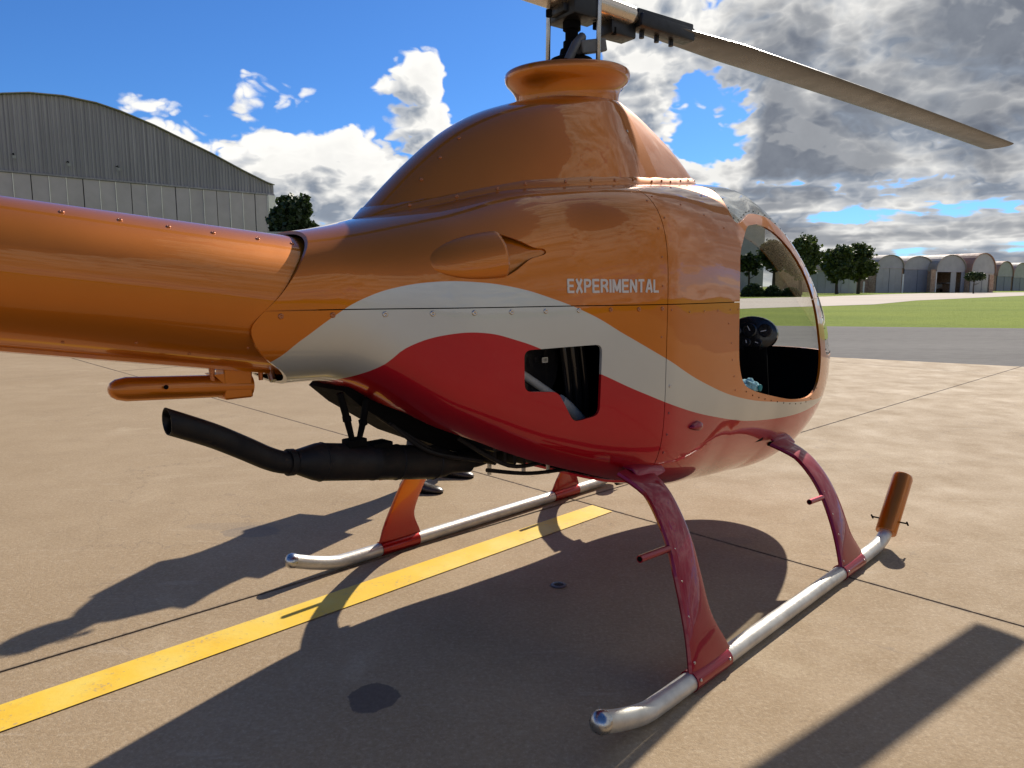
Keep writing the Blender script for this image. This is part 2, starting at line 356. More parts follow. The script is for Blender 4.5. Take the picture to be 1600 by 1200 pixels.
M['bark'] = plain('bark', (0.05, 0.038, 0.028), 0.9, var=0.3, scale=4, bmp=0.4)
M['shed'] = plain('whitish_wall', (0.42, 0.42, 0.42), 0.7, var=0.1, scale=0.5)
M['trouser'] = plain('dark_trousers', (0.012, 0.013, 0.016), 0.85, var=0.25, scale=20)
M['shirt'] = plain('shirt', (0.16, 0.19, 0.25), 0.85, var=0.15, scale=20)
M['skin'] = plain('skin', (0.42, 0.23, 0.15), 0.5, var=0.08, scale=15)
M['hair'] = plain('hair', (0.012, 0.009, 0.007), 0.6, var=0.3, scale=60)
M['shoe'] = plain('shoe_leather', (0.045, 0.034, 0.028), 0.30, var=0.25, scale=25)
M['aircraft'] = plain('white_aircraft_paint', (0.6, 0.6, 0.6), 0.3, var=0.05)
def brickmat():
    m, t, b, o = newmat('brickwork'); tc = t.add('ShaderNodeTexCoord').outputs['Object']
    n = t.noise(tc, 3, 5, 0.7)
    t.set(b.inputs['Base Color'], t.mix(t.ss(n, 0.35, 0.65), (0.34, 0.19, 0.12, 1), (0.50, 0.36, 0.24, 1))); b.inputs['Roughness'].default_value = 0.9
    return m
M['brick'] = brickmat()
def leafmat(name, a, c2):
    m, t, b, o = newmat(name)
    P = t.add('ShaderNodeNewGeometry'); n = t.noise(P.outputs['Position'], 0.9, 4, 0.6)
    rnd = P.outputs['Random Per Island']
    c = t.mix(t.m('MULTIPLY', t.m('ADD', n, rnd), 0.5), a, c2)
    t.set(b.inputs['Base Color'], c); b.inputs['Roughness'].default_value = 0.55
    tl = t.add('ShaderNodeBsdfTranslucent', {'Color': c}); ms = t.n.new('ShaderNodeMixShader'); ms.inputs[0].default_value = 0.25
    t.l.new(b.outputs[0], ms.inputs[1]); t.l.new(tl.outputs[0], ms.inputs[2]); t.l.new(ms.outputs[0], o.inputs[0])
    return m
M['leaf'] = leafmat('leaves', (0.018, 0.036, 0.007, 1), (0.105, 0.145, 0.026, 1))
M['leafd'] = leafmat('dark_leaves', (0.014, 0.030, 0.008, 1), (0.045, 0.075, 0.016, 1))

# ------------------------------------------------------------------ helpers
def tag(o, label=None, cat=None, group=None, kind=None):
    if label: o['label'] = label
    if cat: o['category'] = cat
    if group: o['group'] = group
    if kind: o['kind'] = kind
    return o

def obj(name, me, mat=None, parent=None, smooth=False, loc=None):
    if isinstance(me, bmesh.types.BMesh):
        bm = me; me = bpy.data.meshes.new(name)
        bmesh.ops.recalc_face_normals(bm, faces=bm.faces[:])
        if smooth:
            for f in bm.faces: f.smooth = True
            for e in bm.edges:
                if len(e.link_faces) == 2 and e.calc_face_angle(0) > R(38): e.smooth = False
        bm.to_mesh(me); bm.free()
    if mat is not None and len(me.materials) == 0: me.materials.append(mat)
    o = bpy.data.objects.new(name, me); col.objects.link(o)
    if parent: o.parent = parent
    if loc is not None: o.location = loc
    return o

def empty(name, loc=(0, 0, 0), rz=0.0):
    o = bpy.data.objects.new(name, None); col.objects.link(o); o.location = loc; o.rotation_euler = (0, 0, rz)
    o.empty_display_size = 0.2
    return o

def box(bm, x0, x1, y0, y1, z0, z1, mtx=None):
    vs = [bm.verts.new(Vector(p) if mtx is None else mtx @ Vector(p)) for p in
          ((x0, y0, z0), (x1, y0, z0), (x1, y1, z0), (x0, y1, z0), (x0, y0, z1), (x1, y0, z1), (x1, y1, z1), (x0, y1, z1))]
    for q in ((0, 3, 2, 1), (4, 5, 6, 7), (0, 1, 5, 4), (1, 2, 6, 5), (2, 3, 7, 6), (3, 0, 4, 7)):
        bm.faces.new([vs[i] for i in q])

def boxm(*a, mtx=None):
    bm = bmesh.new(); box(bm, *a, mtx=mtx); return bm

def rbox(x0, x1, y0, y1, z0, z1, bev=0.01, seg=2, mtx=None):
    bm = boxm(x0, x1, y0, y1, z0, z1)
    bmesh.ops.bevel(bm, geom=bm.edges[:], offset=bev, segments=seg, affect='EDGES', profile=0.5)
    if mtx is not None: bmesh.ops.transform(bm, matrix=mtx, verts=bm.verts)
    return bm

def ringstrip(bm, rings, cap=True, closed=True):
    V = [[bm.verts.new(p) for p in r] for r in rings]
    n = len(V[0])
    for a, b_ in zip(V[:-1], V[1:]):
        for i in range(n if closed else n - 1):
            j = (i + 1) % n
            bm.faces.new((a[i], a[j], b_[j], b_[i]))
    if cap: bm.faces.new(V[0][::-1]); bm.faces.new(V[-1])
    return V

def tube(pts, r, n=14, bm=None, cap=True, up=None, sy=1.0):
    """round tube through a list of points; r number or list"""
    own = bm is None
    if own: bm = bmesh.new()
    P = [Vector(p) for p in pts]; rr = r if hasattr(r, '__len__') else [r] * len(P)
    rings = []; prev = None
    for i, p in enumerate(P):
        d = (P[min(i + 1, len(P) - 1)] - P[max(i - 1, 0)]).normalized()
        if prev is None:
            a = Vector((0, 0, 1)) if abs(d.z) < 0.9 else Vector((1, 0, 0))
            u = d.cross(a).normalized()
        else: u = (prev - d * prev.dot(d)).normalized()
        prev = u; v = d.cross(u)
        rings.append([p + (u * math.cos(k) + v * math.sin(k) * sy) * rr[i] for k in (2 * math.pi * q / n for q in range(n))])
    ringstrip(bm, rings, cap)
    return bm

def smooth_path(pts, per=6):
    P = [Vector(p) for p in pts]; out_ = []
    for i in range(len(P) - 1):
        a, b_, c_, d = P[max(i - 1, 0)], P[i], P[i + 1], P[min(i + 2, len(P) - 1)]
        for k in range(per):
            t_ = k / per
            out_.append(0.5 * ((2 * b_) + (-a + c_) * t_ + (2 * a - 5 * b_ + 4 * c_ - d) * t_ ** 2 + (-a + 3 * b_ - 3 * c_ + d) * t_ ** 3))
    out_.append(P[-1]); return out_

def lathe(prof, n=24, axis='Z', bm=None, mtx=None, cap=True):
    own = bm is None
    if own: bm = bmesh.new()
    rings = []
    for r, h in prof:
        ring = []
        for q in range(n):
            k = 2 * math.pi * q / n
            p = Vector((r * math.cos(k), r * math.sin(k), h))
            ring.append(mtx @ p if mtx is not None else p)
        rings.append(ring)
    ringstrip(bm, rings, cap)
    return bm

# pixel rays of the 1600x1200 photograph, to place the things where they stand
def ray(u, v):
    x = (u - 800) / F_PX; y = (600 - v) / F_PX
    return Vector((x, math.cos(PITCH) + y * math.sin(PITCH), -math.sin(PITCH) + y * math.cos(PITCH)))
def gnd(u, v, z=0.0):
    r = ray(u, v); k = (z - CAM_H) / r.z; return Vector((r.x * k, r.y * k, z))
def atY(u, v, Y):
    r = ray(u, v); k = Y / r.y; return Vector((r.x * k, Y, CAM_H + r.z * k))

# ------------------------------------------------------------------ setting: ground sheets
def sheet(name, pts, z, mat, label=None):
    bm = bmesh.new(); bm.faces.new([bm.verts.new((p[0], p[1], z)) for p in pts])
    bm.normal_update()
    for f in bm.faces:
        if f.normal.z < 0: f.normal_flip()
    me = bpy.data.meshes.new(name); bm.to_mesh(me); bm.free(); me.materials.append(mat)
    o = bpy.data.objects.new(name, me); col.objects.link(o); o['kind'] = 'structure'
    if label: o['label'] = label
    return o

sheet('ground', [(-1500, -400), (1500, -400), (1500, 2500), (-1500, 2500)], -0.20, M['earth'])
EA, EB = Vector((5.9, 13.4)), Vector((8.32, 11.79))          # edge of the concrete apron
edir = (EB - EA).normalized(); E0 = EA - edir * 60; E1 = EB + edir * 60
RA, RB = Vector((8.8, 24.51)), Vector((16.11, 22.99)); rdir = (RB - RA).normalized(); R0 = RA - rdir * 40; R1 = RB + rdir * 70
sheet('grass_field', [(-400, -60), (400, -60), (400, 900), (-400, 900)], -0.040, M['grass'])
sheet('asphalt_road', [E0 - Vector((0, 1)), E1 - Vector((0, 1)), R1, R0], -0.020, M['asphalt'])
tx = [gnd(1100, 484), gnd(1175, 481), gnd(1366, 475), gnd(1431, 469), gnd(1600, 461.5), gnd(1800, 458), gnd(1800, 454.5), gnd(1600, 456.5), gnd(1440, 458.0), gnd(1372, 460), gnd(1290, 463), gnd(1155, 466), gnd(1100, 467)]
tx = tx + [gnd(700, 470), gnd(700, 488)]
sheet('taxiway', tx, -0.028, M['taxi'])

# concrete slabs with open joints
slab_root = empty('apron'); slab_root['kind'] = 'structure'
GU = Vector((math.sin(R(46.6)), math.cos(R(46.6)))); GV = Vector((-GU.y, GU.x))
U0, V0, SP = 3.26, 2.885, 9.4
def clip(poly, p, n):
    outp = []
    for i in range(len(poly)):
        a, b_ = poly[i - 1], poly[i]; da, db = (a - p).dot(n), (b_ - p).dot(n)
        if (da >= 0) != (db >= 0): outp.append(a + (b_ - a) * (da / (da - db)))
        if db >= 0: outp.append(b_)
    return outp
nin = Vector((-edir.y, edir.x));  nin = nin if (Vector((0, 0)) - EA).dot(nin) > 0 else -nin
bmj = bmesh.new()
g = 0.006
for i in range(-5, 6):
    for j in range(-5, 7):
        u0, u1 = U0 + i * SP + g, U0 + (i + 1) * SP - g; v0, v1 = V0 + j * SP + g, V0 + (j + 1) * SP - g
        poly = [GU * a + GV * b_ for a, b_ in ((u0, v0), (u1, v0), (u1, v1), (u0, v1))]
        poly = clip(poly, EA, nin)
        if len(poly) < 3: continue
        if max(p.length for p in poly) > 90 and min(p.length for p in poly) > 45: continue
        bm = bmesh.new(); n = len(poly)
        dz = random.uniform(-0.0012, 0.0012)
        top = [bm.verts.new((p.x, p.y, dz)) for p in poly]; bot = [bm.verts.new((p.x, p.y, -0.16)) for p in poly]
        bm.faces.new(top)
        for k in range(n): bm.faces.new((top[k - 1], bot[k - 1], bot[k], top[k]))
        bmesh.ops.recalc_face_normals(bm, faces=bm.faces[:]); bm.normal_update()
        if top[0].link_faces and [f for f in bm.faces if abs(f.normal.z) > .9][0].normal.z < 0: bmesh.ops.reverse_faces(bm, faces=bm.faces[:])
        obj2 = bpy.data.meshes.new('slab'); bm.to_mesh(obj2); bm.free(); obj2.materials.append(M['concrete'])
        o = bpy.data.objects.new('slab', obj2); col.objects.link(o); o.parent = slab_root
bmj.free()
# joint filler, 12 mm below the surface
fil = [GU * a + GV * b_ for a, b_ in ((-44, -44), (62, -44), (62, 68), (-44, 68))]
fil = clip(fil, EA + nin * 0.05, nin)
fo = sheet('joint_filler', fil, -0.012, M['joint'])

# painted line: runs under the helicopter, ends at the joint
yl = [gnd(0, 1100.5), gnd(0, 1145), gnd(957, 800), gnd(925, 790)]
a0, a1, a2, a3 = yl
d_ = (a2 - a1).normalized()
w0 = a1 - d_ * 14; nrm = Vector((-d_.y, d_.x, 0))
wid = abs((a0 - a1).dot(nrm)); sgn = 1 if (a0 - a1).dot(nrm) > 0 else -1
e2 = a2; e3 = a3
bm = bmesh.new()
N = 60
La = [w0.lerp(a2, k / N) for k in range(N + 1)]; Lb = [(w0 + nrm * sgn * wid).lerp(a3, k / N) for k in range(N + 1)]
ja = [mnoise.noise(p * 6) * 0.0018 for p in La]; jb = [mnoise.noise(p * 6) * 0.0018 for p in Lb]
va = [bm.verts.new((p.x + nrm.x * j, p.y + nrm.y * j, 0.004)) for p, j in zip(La, ja)]; vb = [bm.verts.new((p.x + nrm.x * j, p.y + nrm.y * j, 0.004)) for p, j in zip(Lb, jb)]
for k in range(N): bm.faces.new((va[k], va[k + 1], vb[k + 1], vb[k]))
yo = obj('painted_line', bm, M['yellow']); yo['kind'] = 'structure'
for p in yo.data.polygons:
    if p.normal.z < 0: yo.data.flip_normals(); break

# tie-down ring set in the slab
td = empty('tie_down_point', gnd(873, 915)); tag(td, 'small round metal tie-down point sunk in the concrete inside the helicopter shadow', 'tie-down')
obj('ring', lathe([(0.020, 0.001), (0.034, 0.001), (0.035, 0.004), (0.030, 0.006), (0.022, 0.006), (0.020, 0.001)], 24, cap=False), M['grey'], td, True)
obj('cap', lathe([(0.0185, 0.001), (0.0185, 0.0035), (0.006, 0.004), (0.002, 0.002)], 20), M['joint'], td, True)

# ------------------------------------------------------------------ trees
def quad(bm, c, u, v, s):
    bm.faces.new([bm.verts.new(c + (u * a + v * b_) * s) for a, b_ in ((-1, -0.55), (0.15, -0.75), (1, 0.1), (0.0, 0.8))])

def tree(name, base, height, rx, trunk_h, label, seed, n=260, leaf=0.28, mat='leaf', lobes=9, trunks=1, sp=1.0, group=None, flat=1.0, rz=None):
    rnd = random.Random(seed)
    t_ = empty(name, base); tag(t_, label, 'tree', group)
    ch = height - trunk_h; rz = rz or ch / 2
    cz = trunk_h + ch / 2
    bm = bmesh.new()
    L = [(Vector((0, 0, cz)), rx * 0.72 / sp, rz * 0.8 / sp)]
    for k in range(lobes):
        a = rnd.uniform(0, 6.28); e = rnd.uniform(-0.7, 1.0); q = rnd.uniform(0.35, 0.62) * sp
        L.append((Vector((math.cos(a) * rx * q * math.cos(e), math.sin(a) * rx * q * math.cos(e), cz + math.sin(e) * rz * 0.62)), rx * rnd.uniform(0.28, 0.46) / sp ** 1.3, rz * rnd.uniform(0.28, 0.46) / sp ** 1.3))
    for k in range(n):
        c0, ra, rb = L[rnd.randrange(len(L))] if rnd.random() < 0.75 else L[0]
        d = Vector((rnd.gauss(0, 1), rnd.gauss(0, 1), rnd.gauss(0, 1))).normalized()
        q = rnd.uniform(0.45, 1.08)
        c = c0 + Vector((d.x * ra * q, d.y * ra * q, d.z * rb * q))
        if c.z < trunk_h * 0.9: continue
        cl = rx * rnd.uniform(0.08, 0.18)
        for _ in range(26):
            o_ = Vector((rnd.gauss(0, 1), rnd.gauss(0, 1), rnd.gauss(0, 0.8))) * cl * 0.6
            u = Vector((rnd.gauss(0, 1), rnd.gauss(0, 1), rnd.gauss(0, 0.6))).normalized()
            v = u.cross(Vector((rnd.gauss(0, 1), rnd.gauss(0, 1), rnd.gauss(0, 1)))).normalized()
            quad(bm, c + o_, u, v, leaf * rnd.uniform(0.5, 1.1))
    me = bpy.data.meshes.new('crown'); bm.to_mesh(me); bm.free(); me.materials.append(M[mat])
    o = bpy.data.objects.new('crown', me); col.objects.link(o); o.parent = t_
    for k in range(trunks):
        off = (k - (trunks - 1) / 2) * 0.9
        bm = bmesh.new()
        tr_ = height * 0.030
        top = Vector((off * 1.6, 0, cz)); b0 = Vector((off * 0.6, 0, -0.3))
        tube(smooth_path([b0, b0.lerp(top, 0.4) + Vector((rnd.uniform(-.2, .2), rnd.uniform(-.2, .2), 0)), top], 4), [tr_ * 1.3 - q * tr_ / 9 for q in range(9)], 9, bm)
        for b_ in range(6):
            a = rnd.uniform(0, 6.28); s_ = b0.lerp(top, rnd.uniform(0.5, 0.95))
            e_ = s_ + Vector((math.cos(a) * rx * 0.55, math.sin(a) * rx * 0.55, ch * rnd.uniform(0.12, 0.3)))
            tube([s_, s_.lerp(e_, 0.5) + Vector((0, 0, -0.1 * ch * 0.3)), e_], [tr_ * 0.5, tr_ * 0.3, tr_ * 0.12], 6, bm)
        obj('trunk', bm, M['bark'], t_, True)
    return t_

def tree_px(name, u0, u1, vtop, Y, label, seed, vtrunk=None, **k):
    a, b_ = atY(u0, vtop, Y), atY(u1, vtop, Y)
    c = (a + b_) / 2; h = c.z + 0.04; rx = abs(b_.x - a.x) / 2
    th = (atY(u0, vtrunk, Y).z if vtrunk else h * 0.25)
    return tree(name, Vector((c.x, Y, -0.04)), h, rx, th, label, seed, **k)

tree_px('broadleaf_tree', 1226, 1285, 360, 118, 'dark green tree standing alone just behind the nose of the helicopter', 3, 446, n=560, leaf=0.33, rz=4.3, lobes=16, sp=1.15)
tree_px('broadleaf_tree', 1284, 1340, 380, 128, 'left one of two dark round trees grown together beside the grey hangars', 5, 444, n=600, leaf=0.32, lobes=18, rz=3.9, sp=1.15)
tree_px('broadleaf_tree', 1317, 1374, 377, 131, 'right one of two dark round trees grown together, against the first barrel-roofed hangar', 8, 444, n=600, leaf=0.32, lobes=18, rz=4.0, sp=1.15)
tree_px('small_tree', 1506, 1542, 424, 132, 'small thin tree in front of the rust-roofed barrel hangar', 9, 440, n=110, leaf=0.20, mat='leafd')
tree_px('leafy_tree', 418, 492, 308, 52, 'dark tree with a ragged crown beside the corner of the big grey hangar', 11, 395, n=620, leaf=0.20, lobes=22, mat='leafd', rz=2.6, sp=1.35)
tree_px('cabin_view_tree', 1150, 1192, 392, 112, 'leftmost of the trees seen through the cabin opening', 12, 432, n=200, leaf=0.3, mat='leafd')
tree_px('cabin_view_tree', 1180, 1246, 368, 122, 'widest of the trees seen through the cabin opening, touching the grey block', 14, 428, n=300, leaf=0.32, mat='leafd')
# hedge: a row of clipped bushes seen through the cabin
for i, (u0, u1, vt, lab) in enumerate(((1158, 1196, 443, 'dark rounded bush at the left end of the row seen through the cabin'),
                                     (1194, 1222, 446, 'dark rounded bush in the middle of the row seen through the cabin'),
                                     (1220, 1252, 449, 'low dark bush at the right end of the row seen through the cabin'))):
    a, b_ = atY(u0, vt, 92), atY(u1, vt, 92)
    h = a.z + 0.04; rx = (b_.x - a.x) / 2; rnd = random.Random(60 + i)
    bm = bmesh.new()
    for k in range(2600):
        d = Vector((rnd.gauss(0, 1), rnd.gauss(0, 1), abs(rnd.gauss(0, 1)))).normalized(); q = rnd.uniform(0.6, 1.0)
        c = Vector((d.x * rx * q, d.y * rx * 0.8 * q, d.z * h * q))
        u = Vector((rnd.gauss(0, 1), rnd.gauss(0, 1), rnd.gauss(0, 1))).normalized(); v = u.cross(Vector((rnd.gauss(0, 1), rnd.gauss(0, 1), rnd.gauss(0, 1)))).normalized()
        quad(bm, c, u, v, 0.16)
    me = bpy.data.meshes.new('bush'); bm.to_mesh(me); bm.free(); me.materials.append(M['leafd'])
    o = bpy.data.objects.new('bush', me); col.objects.link(o); o.location = ((a.x + b_.x) / 2, 92, -0.04)
    tag(o, lab, 'bush', 'bushes in a row across the taxiway')

# ------------------------------------------------------------------ big hangar on the left
def frame_mtx(origin, az):
    """x along the facade (towards the camera's left), y into the building, z up"""
    d = Vector((-math.sin(R(az)), -math.cos(R(az)), 0)); n = Vector((d.y, -d.x, 0))
    return Matrix(((d.x, n.x, 0, origin.x), (d.y, n.y, 0, origin.y), (0, 0, 1, origin.z), (0, 0, 0, 1)))

hc = atY(428, 290, 60); hc.z = 0
bigm = frame_mtx(hc, 47)
# make sure y points away from the camera
if (bigm @ Vector((0, 1, 0)) - bigm @ Vector((0, 0, 0))).y < 0:
    bigm = bigm @ Matrix.Diagonal((1, -1, 1, 1))
HB = empty('hangar'); HB.location = hc
tag(HB, 'big grey hangar with a bow roof and corrugated upper front, left behind the tail boom', 'hangar')
def hb(name, bm, mat, smooth=False):
    bmesh.ops.transform(bm, matrix=Matrix.Translation(-hc) @ bigm, verts=bm.verts)
    return obj(name, bm, M[mat], HB, smooth)
half = [(0, 9.27), (0.6, 9.42), (2.46, 10.12), (4.87, 11.14), (8.85, 12.62), (11, 13.25), (12.46, 13.55), (14.4, 13.68)]
prof = half + [(28.8 - x, z) for x, z in half[-2::-1]]
def ztop(x):
    for (x0, z0), (x1, z1) in zip(prof[:-1], prof[1:]):
        if x0 <= x <= x1: return z0 + (z1 - z0) * (x - x0) / (x1 - x0)
    return 9.27
ZL = 8.60
bm = bmesh.new(); pit = 0.24; x = 0.0; rows = []
while x < 28.8 - pit + 1e-6:
    for dx, dy in ((0, 0), (0.10, 0), (0.13, 0.055), (0.21, 0.055)):
        rows.append((x + dx, dy))
    x += pit
va = [(bm.verts.new((x, 0.10 - y, ZL)), bm.verts.new((x, 0.10 - y, ztop(x) - 0.02))) for x, y in rows]
for p, q in zip(va[:-1], va[1:]): bm.faces.new((p[0], q[0], q[1], p[1]))
hb('corrugated_cladding', bm, 'clad')
hb('back_panel', boxm(0.05, 28.75, 0.14, 0.2, 0, 9.2), 'dark')
bm = bmesh.new()                                                       # roof shell with an overhanging verge
rings = [[(x, y, z + 0.02) for x, z in prof] for y in (-0.18, 55)] ; rings2 = [[(x, y, z + 0.07) for x, z in prof] for y in (-0.18, 55)]
A = [bm.verts.new(p) for p in rings[0]]; B = [bm.verts.new(p) for p in rings[1]]; C_ = [bm.verts.new(p) for p in rings2[0]]; D_ = [bm.verts.new(p) for p in rings2[1]]
for i in range(len(A) - 1):
    bm.faces.new((A[i], A[i + 1], B[i + 1], B[i])); bm.faces.new((C_[i], D_[i], D_[i + 1], C_[i + 1])); bm.faces.new((A[i], C_[i], C_[i + 1], A[i + 1]))
hb('roof', bm, 'clad')
hb('wall', boxm(-0.02, 0.12, 0.25, 55, 0, 9.27), 'panel')
hb('beam', boxm(0.0, 28.8, -0.04, 0.13, ZL - 0.11, ZL), 'clad')
hb('corner_post', boxm(-0.04, 0.55, -0.10, 0.13, 0, ZL - 0.12), 'post')
for k in range(28):
    w_ = 1.0; x0 = 0.60 + k * w_
    hb('door_panel', boxm(x0 + 0.03, x0 + w_ - 0.03, 0.03 + 0.03 * (k % 2), 0.12, 0.05, ZL - 0.13), 'panel')
    if k % 3 != 1:
        hb('door_rail', boxm(x0 - 0.022, x0 + 0.022, -0.015, 0.05, 0.05, ZL - 0.13), 'post')
for u, v in ((20, 247), (105, 259), (182, 266)):
    r = ray(u, v); d = (bigm @ Vector((1, 0, 0)) - bigm @ Vector((0, 0, 0)))
    # intersection with the facade plane
    n = bigm.to_3x3() @ Vector((0, 1, 0)); k = (hc - Vector((0, 0, CAM_H))).dot(n) / r.dot(n); p = Vector((0, 0, CAM_H)) + r * k
    lp = bigm.inverted() @ p
    L = empty('floodlight'); L.parent = HB
    bm = bmesh.new(); box(bm, lp.x - 0.10, lp.x + 0.10, -0.55, -0.42, lp.z - 0.08, lp.z + 0.10)
    bmesh.ops.transform(bm, matrix=Matrix.Translation(-hc) @ bigm, verts=bm.verts); obj('lamp_head', bm, M['wallgrey'], L)
    bm = bmesh.new(); tube([(lp.x, 0.08, lp.z + 0.25), (lp.x, -0.35, lp.z + 0.25), (lp.x, -0.45, lp.z + 0.1)], 0.03, 6, bm)
    bmesh.ops.transform(bm, matrix=Matrix.Translation(-hc) @ bigm, verts=bm.verts); obj('bracket', bm, M['black'], L)
hut = atY(470, 362, 48)
o = obj('low_shed', boxm(-3, 2.2, 0, 4, 0, hut.z), M['gable'], loc=(hut.x, 48, 0)); tag(o, 'low flat-roofed shed under the ragged tree beside the big grey hangar', 'shed')

# ------------------------------------------------------------------ barrel hangars, far right
def barrel_hangar(label, uL, uR, vtop, vspring, YL, YR, depth, roofmat, door, group, gable='gable'):
    pL, pR = atY(uL, vspring, YL), atY(uR, vspring, YR)
    b0 = Vector((pL.x, YL, 0)); b1 = Vector((pR.x, YR, 0)); W = (b1 - b0).length
    ex = (b1 - b0).normalized(); ey = Vector((-ex.y, ex.x, 0)); ey = ey if ey.y > 0 else -ey
    mt = Matrix(((ex.x, ey.x, 0, 0), (ex.y, ey.y, 0, 0), (0, 0, 1, 0), (0, 0, 0, 1)))
    root = empty('barrel_hangar', (b0.x, b0.y, -0.04)); tag(root, label, 'hangar', group)
    zs = (pL.z + pR.z) / 2 + 0.04; ztp = (atY((uL + uR) / 2, vtop, (YL + YR) / 2)).z + 0.04
    arc = [(W / 2 - W / 2 * math.cos(a), zs + (ztp - zs) * math.sin(a) ** 0.85) for a in (math.pi * k / 16 for k in range(17))]
    def add(name, bm, mat, parent=None, smooth=False):
        bmesh.ops.transform(bm, matrix=mt, verts=bm.verts); return obj(name, bm, M[mat], parent or root, smooth)
    bm = bmesh.new(); f_ = [bm.verts.new((x, 0.0, z)) for x, z in arc]; b_ = [bm.verts.new((x, 0.2, z)) for x, z in arc]
    bm.faces.new(f_); bm.faces.new(b_[::-1])
    for k in range(len(arc)): bm.faces.new((f_[k - 1], b_[k - 1], b_[k], f_[k]))
    add('gable', bm, gable)
    bm = bmesh.new()
    for off, nm in ((0.05, 0), (0.22, 1)):
        pass
    A = [[bm.verts.new((W / 2 + (x - W / 2) * k, y, zs + (z - zs) * k + 0.0)) for x, z in arc] for y, k in ((-0.25, 1.01), (depth, 1.01), (depth, 1.05), (-0.25, 1.05))]
    for q in range(4):
        P_, Q_ = A[q], A[(q + 1) % 4]
        for k in range(len(arc) - 1): bm.faces.new((P_[k], P_[k + 1], Q_[k + 1], Q_[k]))
    add('roof', bm, roofmat, smooth=False)
    add('wall', boxm(-0.05, 0.15, 0.22, depth, 0, zs), 'brick'); add('wall', boxm(W - 0.15, W + 0.05, 0.22, depth, 0, zs), 'brick')
    if door == 'closed':
        n = 4
        for k in range(n): add('door_panel', boxm(0.25 + (W - 0.5) * k / n + 0.03, 0.25 + (W - 0.5) * (k + 1) / n - 0.03, 0.02 + 0.06 * (k % 2), 0.14, 0, zs - 0.12), 'doorblue' if gable == 'gable' else 'gable')
    elif door == 'panel':
        n = 4
        for k in range(n): add('door_panel', boxm(0.1 + (W - 0.2) * k / n + 0.04, 0.1 + (W - 0.2) * (k + 1) / n - 0.04, 0.02 + 0.06 * (k % 2), 0.14, 0, zs - 0.12), 'gable')
    elif door == 'open':
        add('inside_wall', boxm(0.3, W - 0.3, depth * 0.6, depth * 0.62, 0, zs), 'dark'); add('inside_floor', boxm(0.2, W - 0.2, 0.25, depth * 0.6, 0.0, 0.05), 'dark')
        add('door_panel', boxm(W * 0.52, W * 0.70, 0.02, 0.14, 0, zs - 0.1), 'gable'); add('door_panel', boxm(W * 0.86, W * 0.985, -0.1, 0.0, 0, zs - 0.1), 'doorblue')
        add('door_post', boxm(0.0, 0.2, -0.06, 0.2, 0, zs), 'post')
    add('door_lintel', boxm(0.2, W - 0.2, -0.08, -0.01, zs - 0.14, zs + 0.02), 'panel')
    return root, mt, W, zs

GH = 'barrel-roofed hangars in a row beyond the grass'
barrel_hangar('leftmost barrel-roofed hangar with a pale panelled front behind the two round trees', 1370, 1411, 399, 418, 148, 150, 30, 'roof', 'panel', GH, 'gable')
barrel_hangar('barrel-roofed hangar with closed blue-grey doors and a brick pier, second from the left', 1412, 1457, 401, 420, 150, 152, 42, 'roof', 'closed', GH)
r3 = barrel_hangar('barrel-roofed hangar with its doors open on a dark inside', 1463, 1508, 399, 424, 150, 153, 44, 'roof', 'open', GH)
barrel_hangar('barrel-roofed hangar with a rust-red roof behind the small thin tree', 1517, 1554, 396.5, 426, 152, 155, 44, 'rust', 'panel', GH)
barrel_hangar('smaller barrel-roofed hangar farther back, left of the last pair', 1558, 1582, 409, 431, 200, 204, 46, 'rust', 'closed', GH)
barrel_hangar('smallest barrel-roofed hangar, cut by the right edge of the photo', 1583, 1606, 411.5, 433, 205, 209, 46, 'roof', 'closed', GH)
# brick piers between fronts and white posts
for (u0, u1, v, lab) in ((1455.5, 1462.5, 421, 'rough brick pier left of the open hangar doors'), (1547, 1553.5, 429, 'rough brick pier at the right end of the rust-roofed hangar')):
    a, b_ = atY(u0, v, 149.2), atY(u1, v, 149.2)
    o = obj('brick_pier', boxm(0, b_.x - a.x, 0, 0.5, 0, a.z), M['brick'], loc=(a.x, 149.2, 0)); tag(o, lab, 'pier')
for (u, v, lab) in ((1411.5, 428, 'white post between the first two barrel hangars'), (1350, 440, 'thin white post in front of the brick wall')):
    a = atY(u, v, 147)
    o = obj('white_post', tube([(0, 0, -0.04), (0, 0, a.z)], 0.16, 8), M['post'], loc=(a.x, 147, 0)); tag(o, lab, 'post')
a, b_ = atY(1339, 433, 150), atY(1366, 433, 150)
o = obj('brick_wall', boxm(0, b_.x - a.x, 0, 0.4, -0.04, a.z), M['brick'], loc=(a.x, 150, 0)); tag(o, 'low brown brick wall between the pale shed and the first barrel hangar', 'wall')
a, b_ = atY(1266, 423, 140), atY(1340, 424, 140)
sh = empty('pale_shed', (a.x, 140, -0.04)); tag(sh, 'long pale grey shed behind the two round trees', 'shed')
nsp = 6; wd = b_.x - a.x
for k in range(nsp): obj('wall_panel', boxm(wd * k / nsp + 0.03, wd * (k + 1) / nsp - 0.03, 0.02 * (k % 2), 0.2, 0, a.z), M['shed'], sh)
obj('roof', boxm(-0.15, wd + 0.15, -0.25, 9, a.z + 0.002, a.z + 0.2), M['gable'], sh)
a, b_ = atY(1150, 352, 160), atY(1196, 352, 160)
blk = empty('office_block', (a.x, 160, -0.04)); tag(blk, 'tall grey block seen through the cabin opening above the trees', 'building')
obj('wall', boxm(0, b_.x - a.x, 0, 10, 0, a.z), M['gable'], blk); obj('roof_slab', boxm(-0.2, b_.x - a.x + 0.2, -0.2, 10.2, a.z + 0.01, a.z + 0.35), M['panel'], blk)
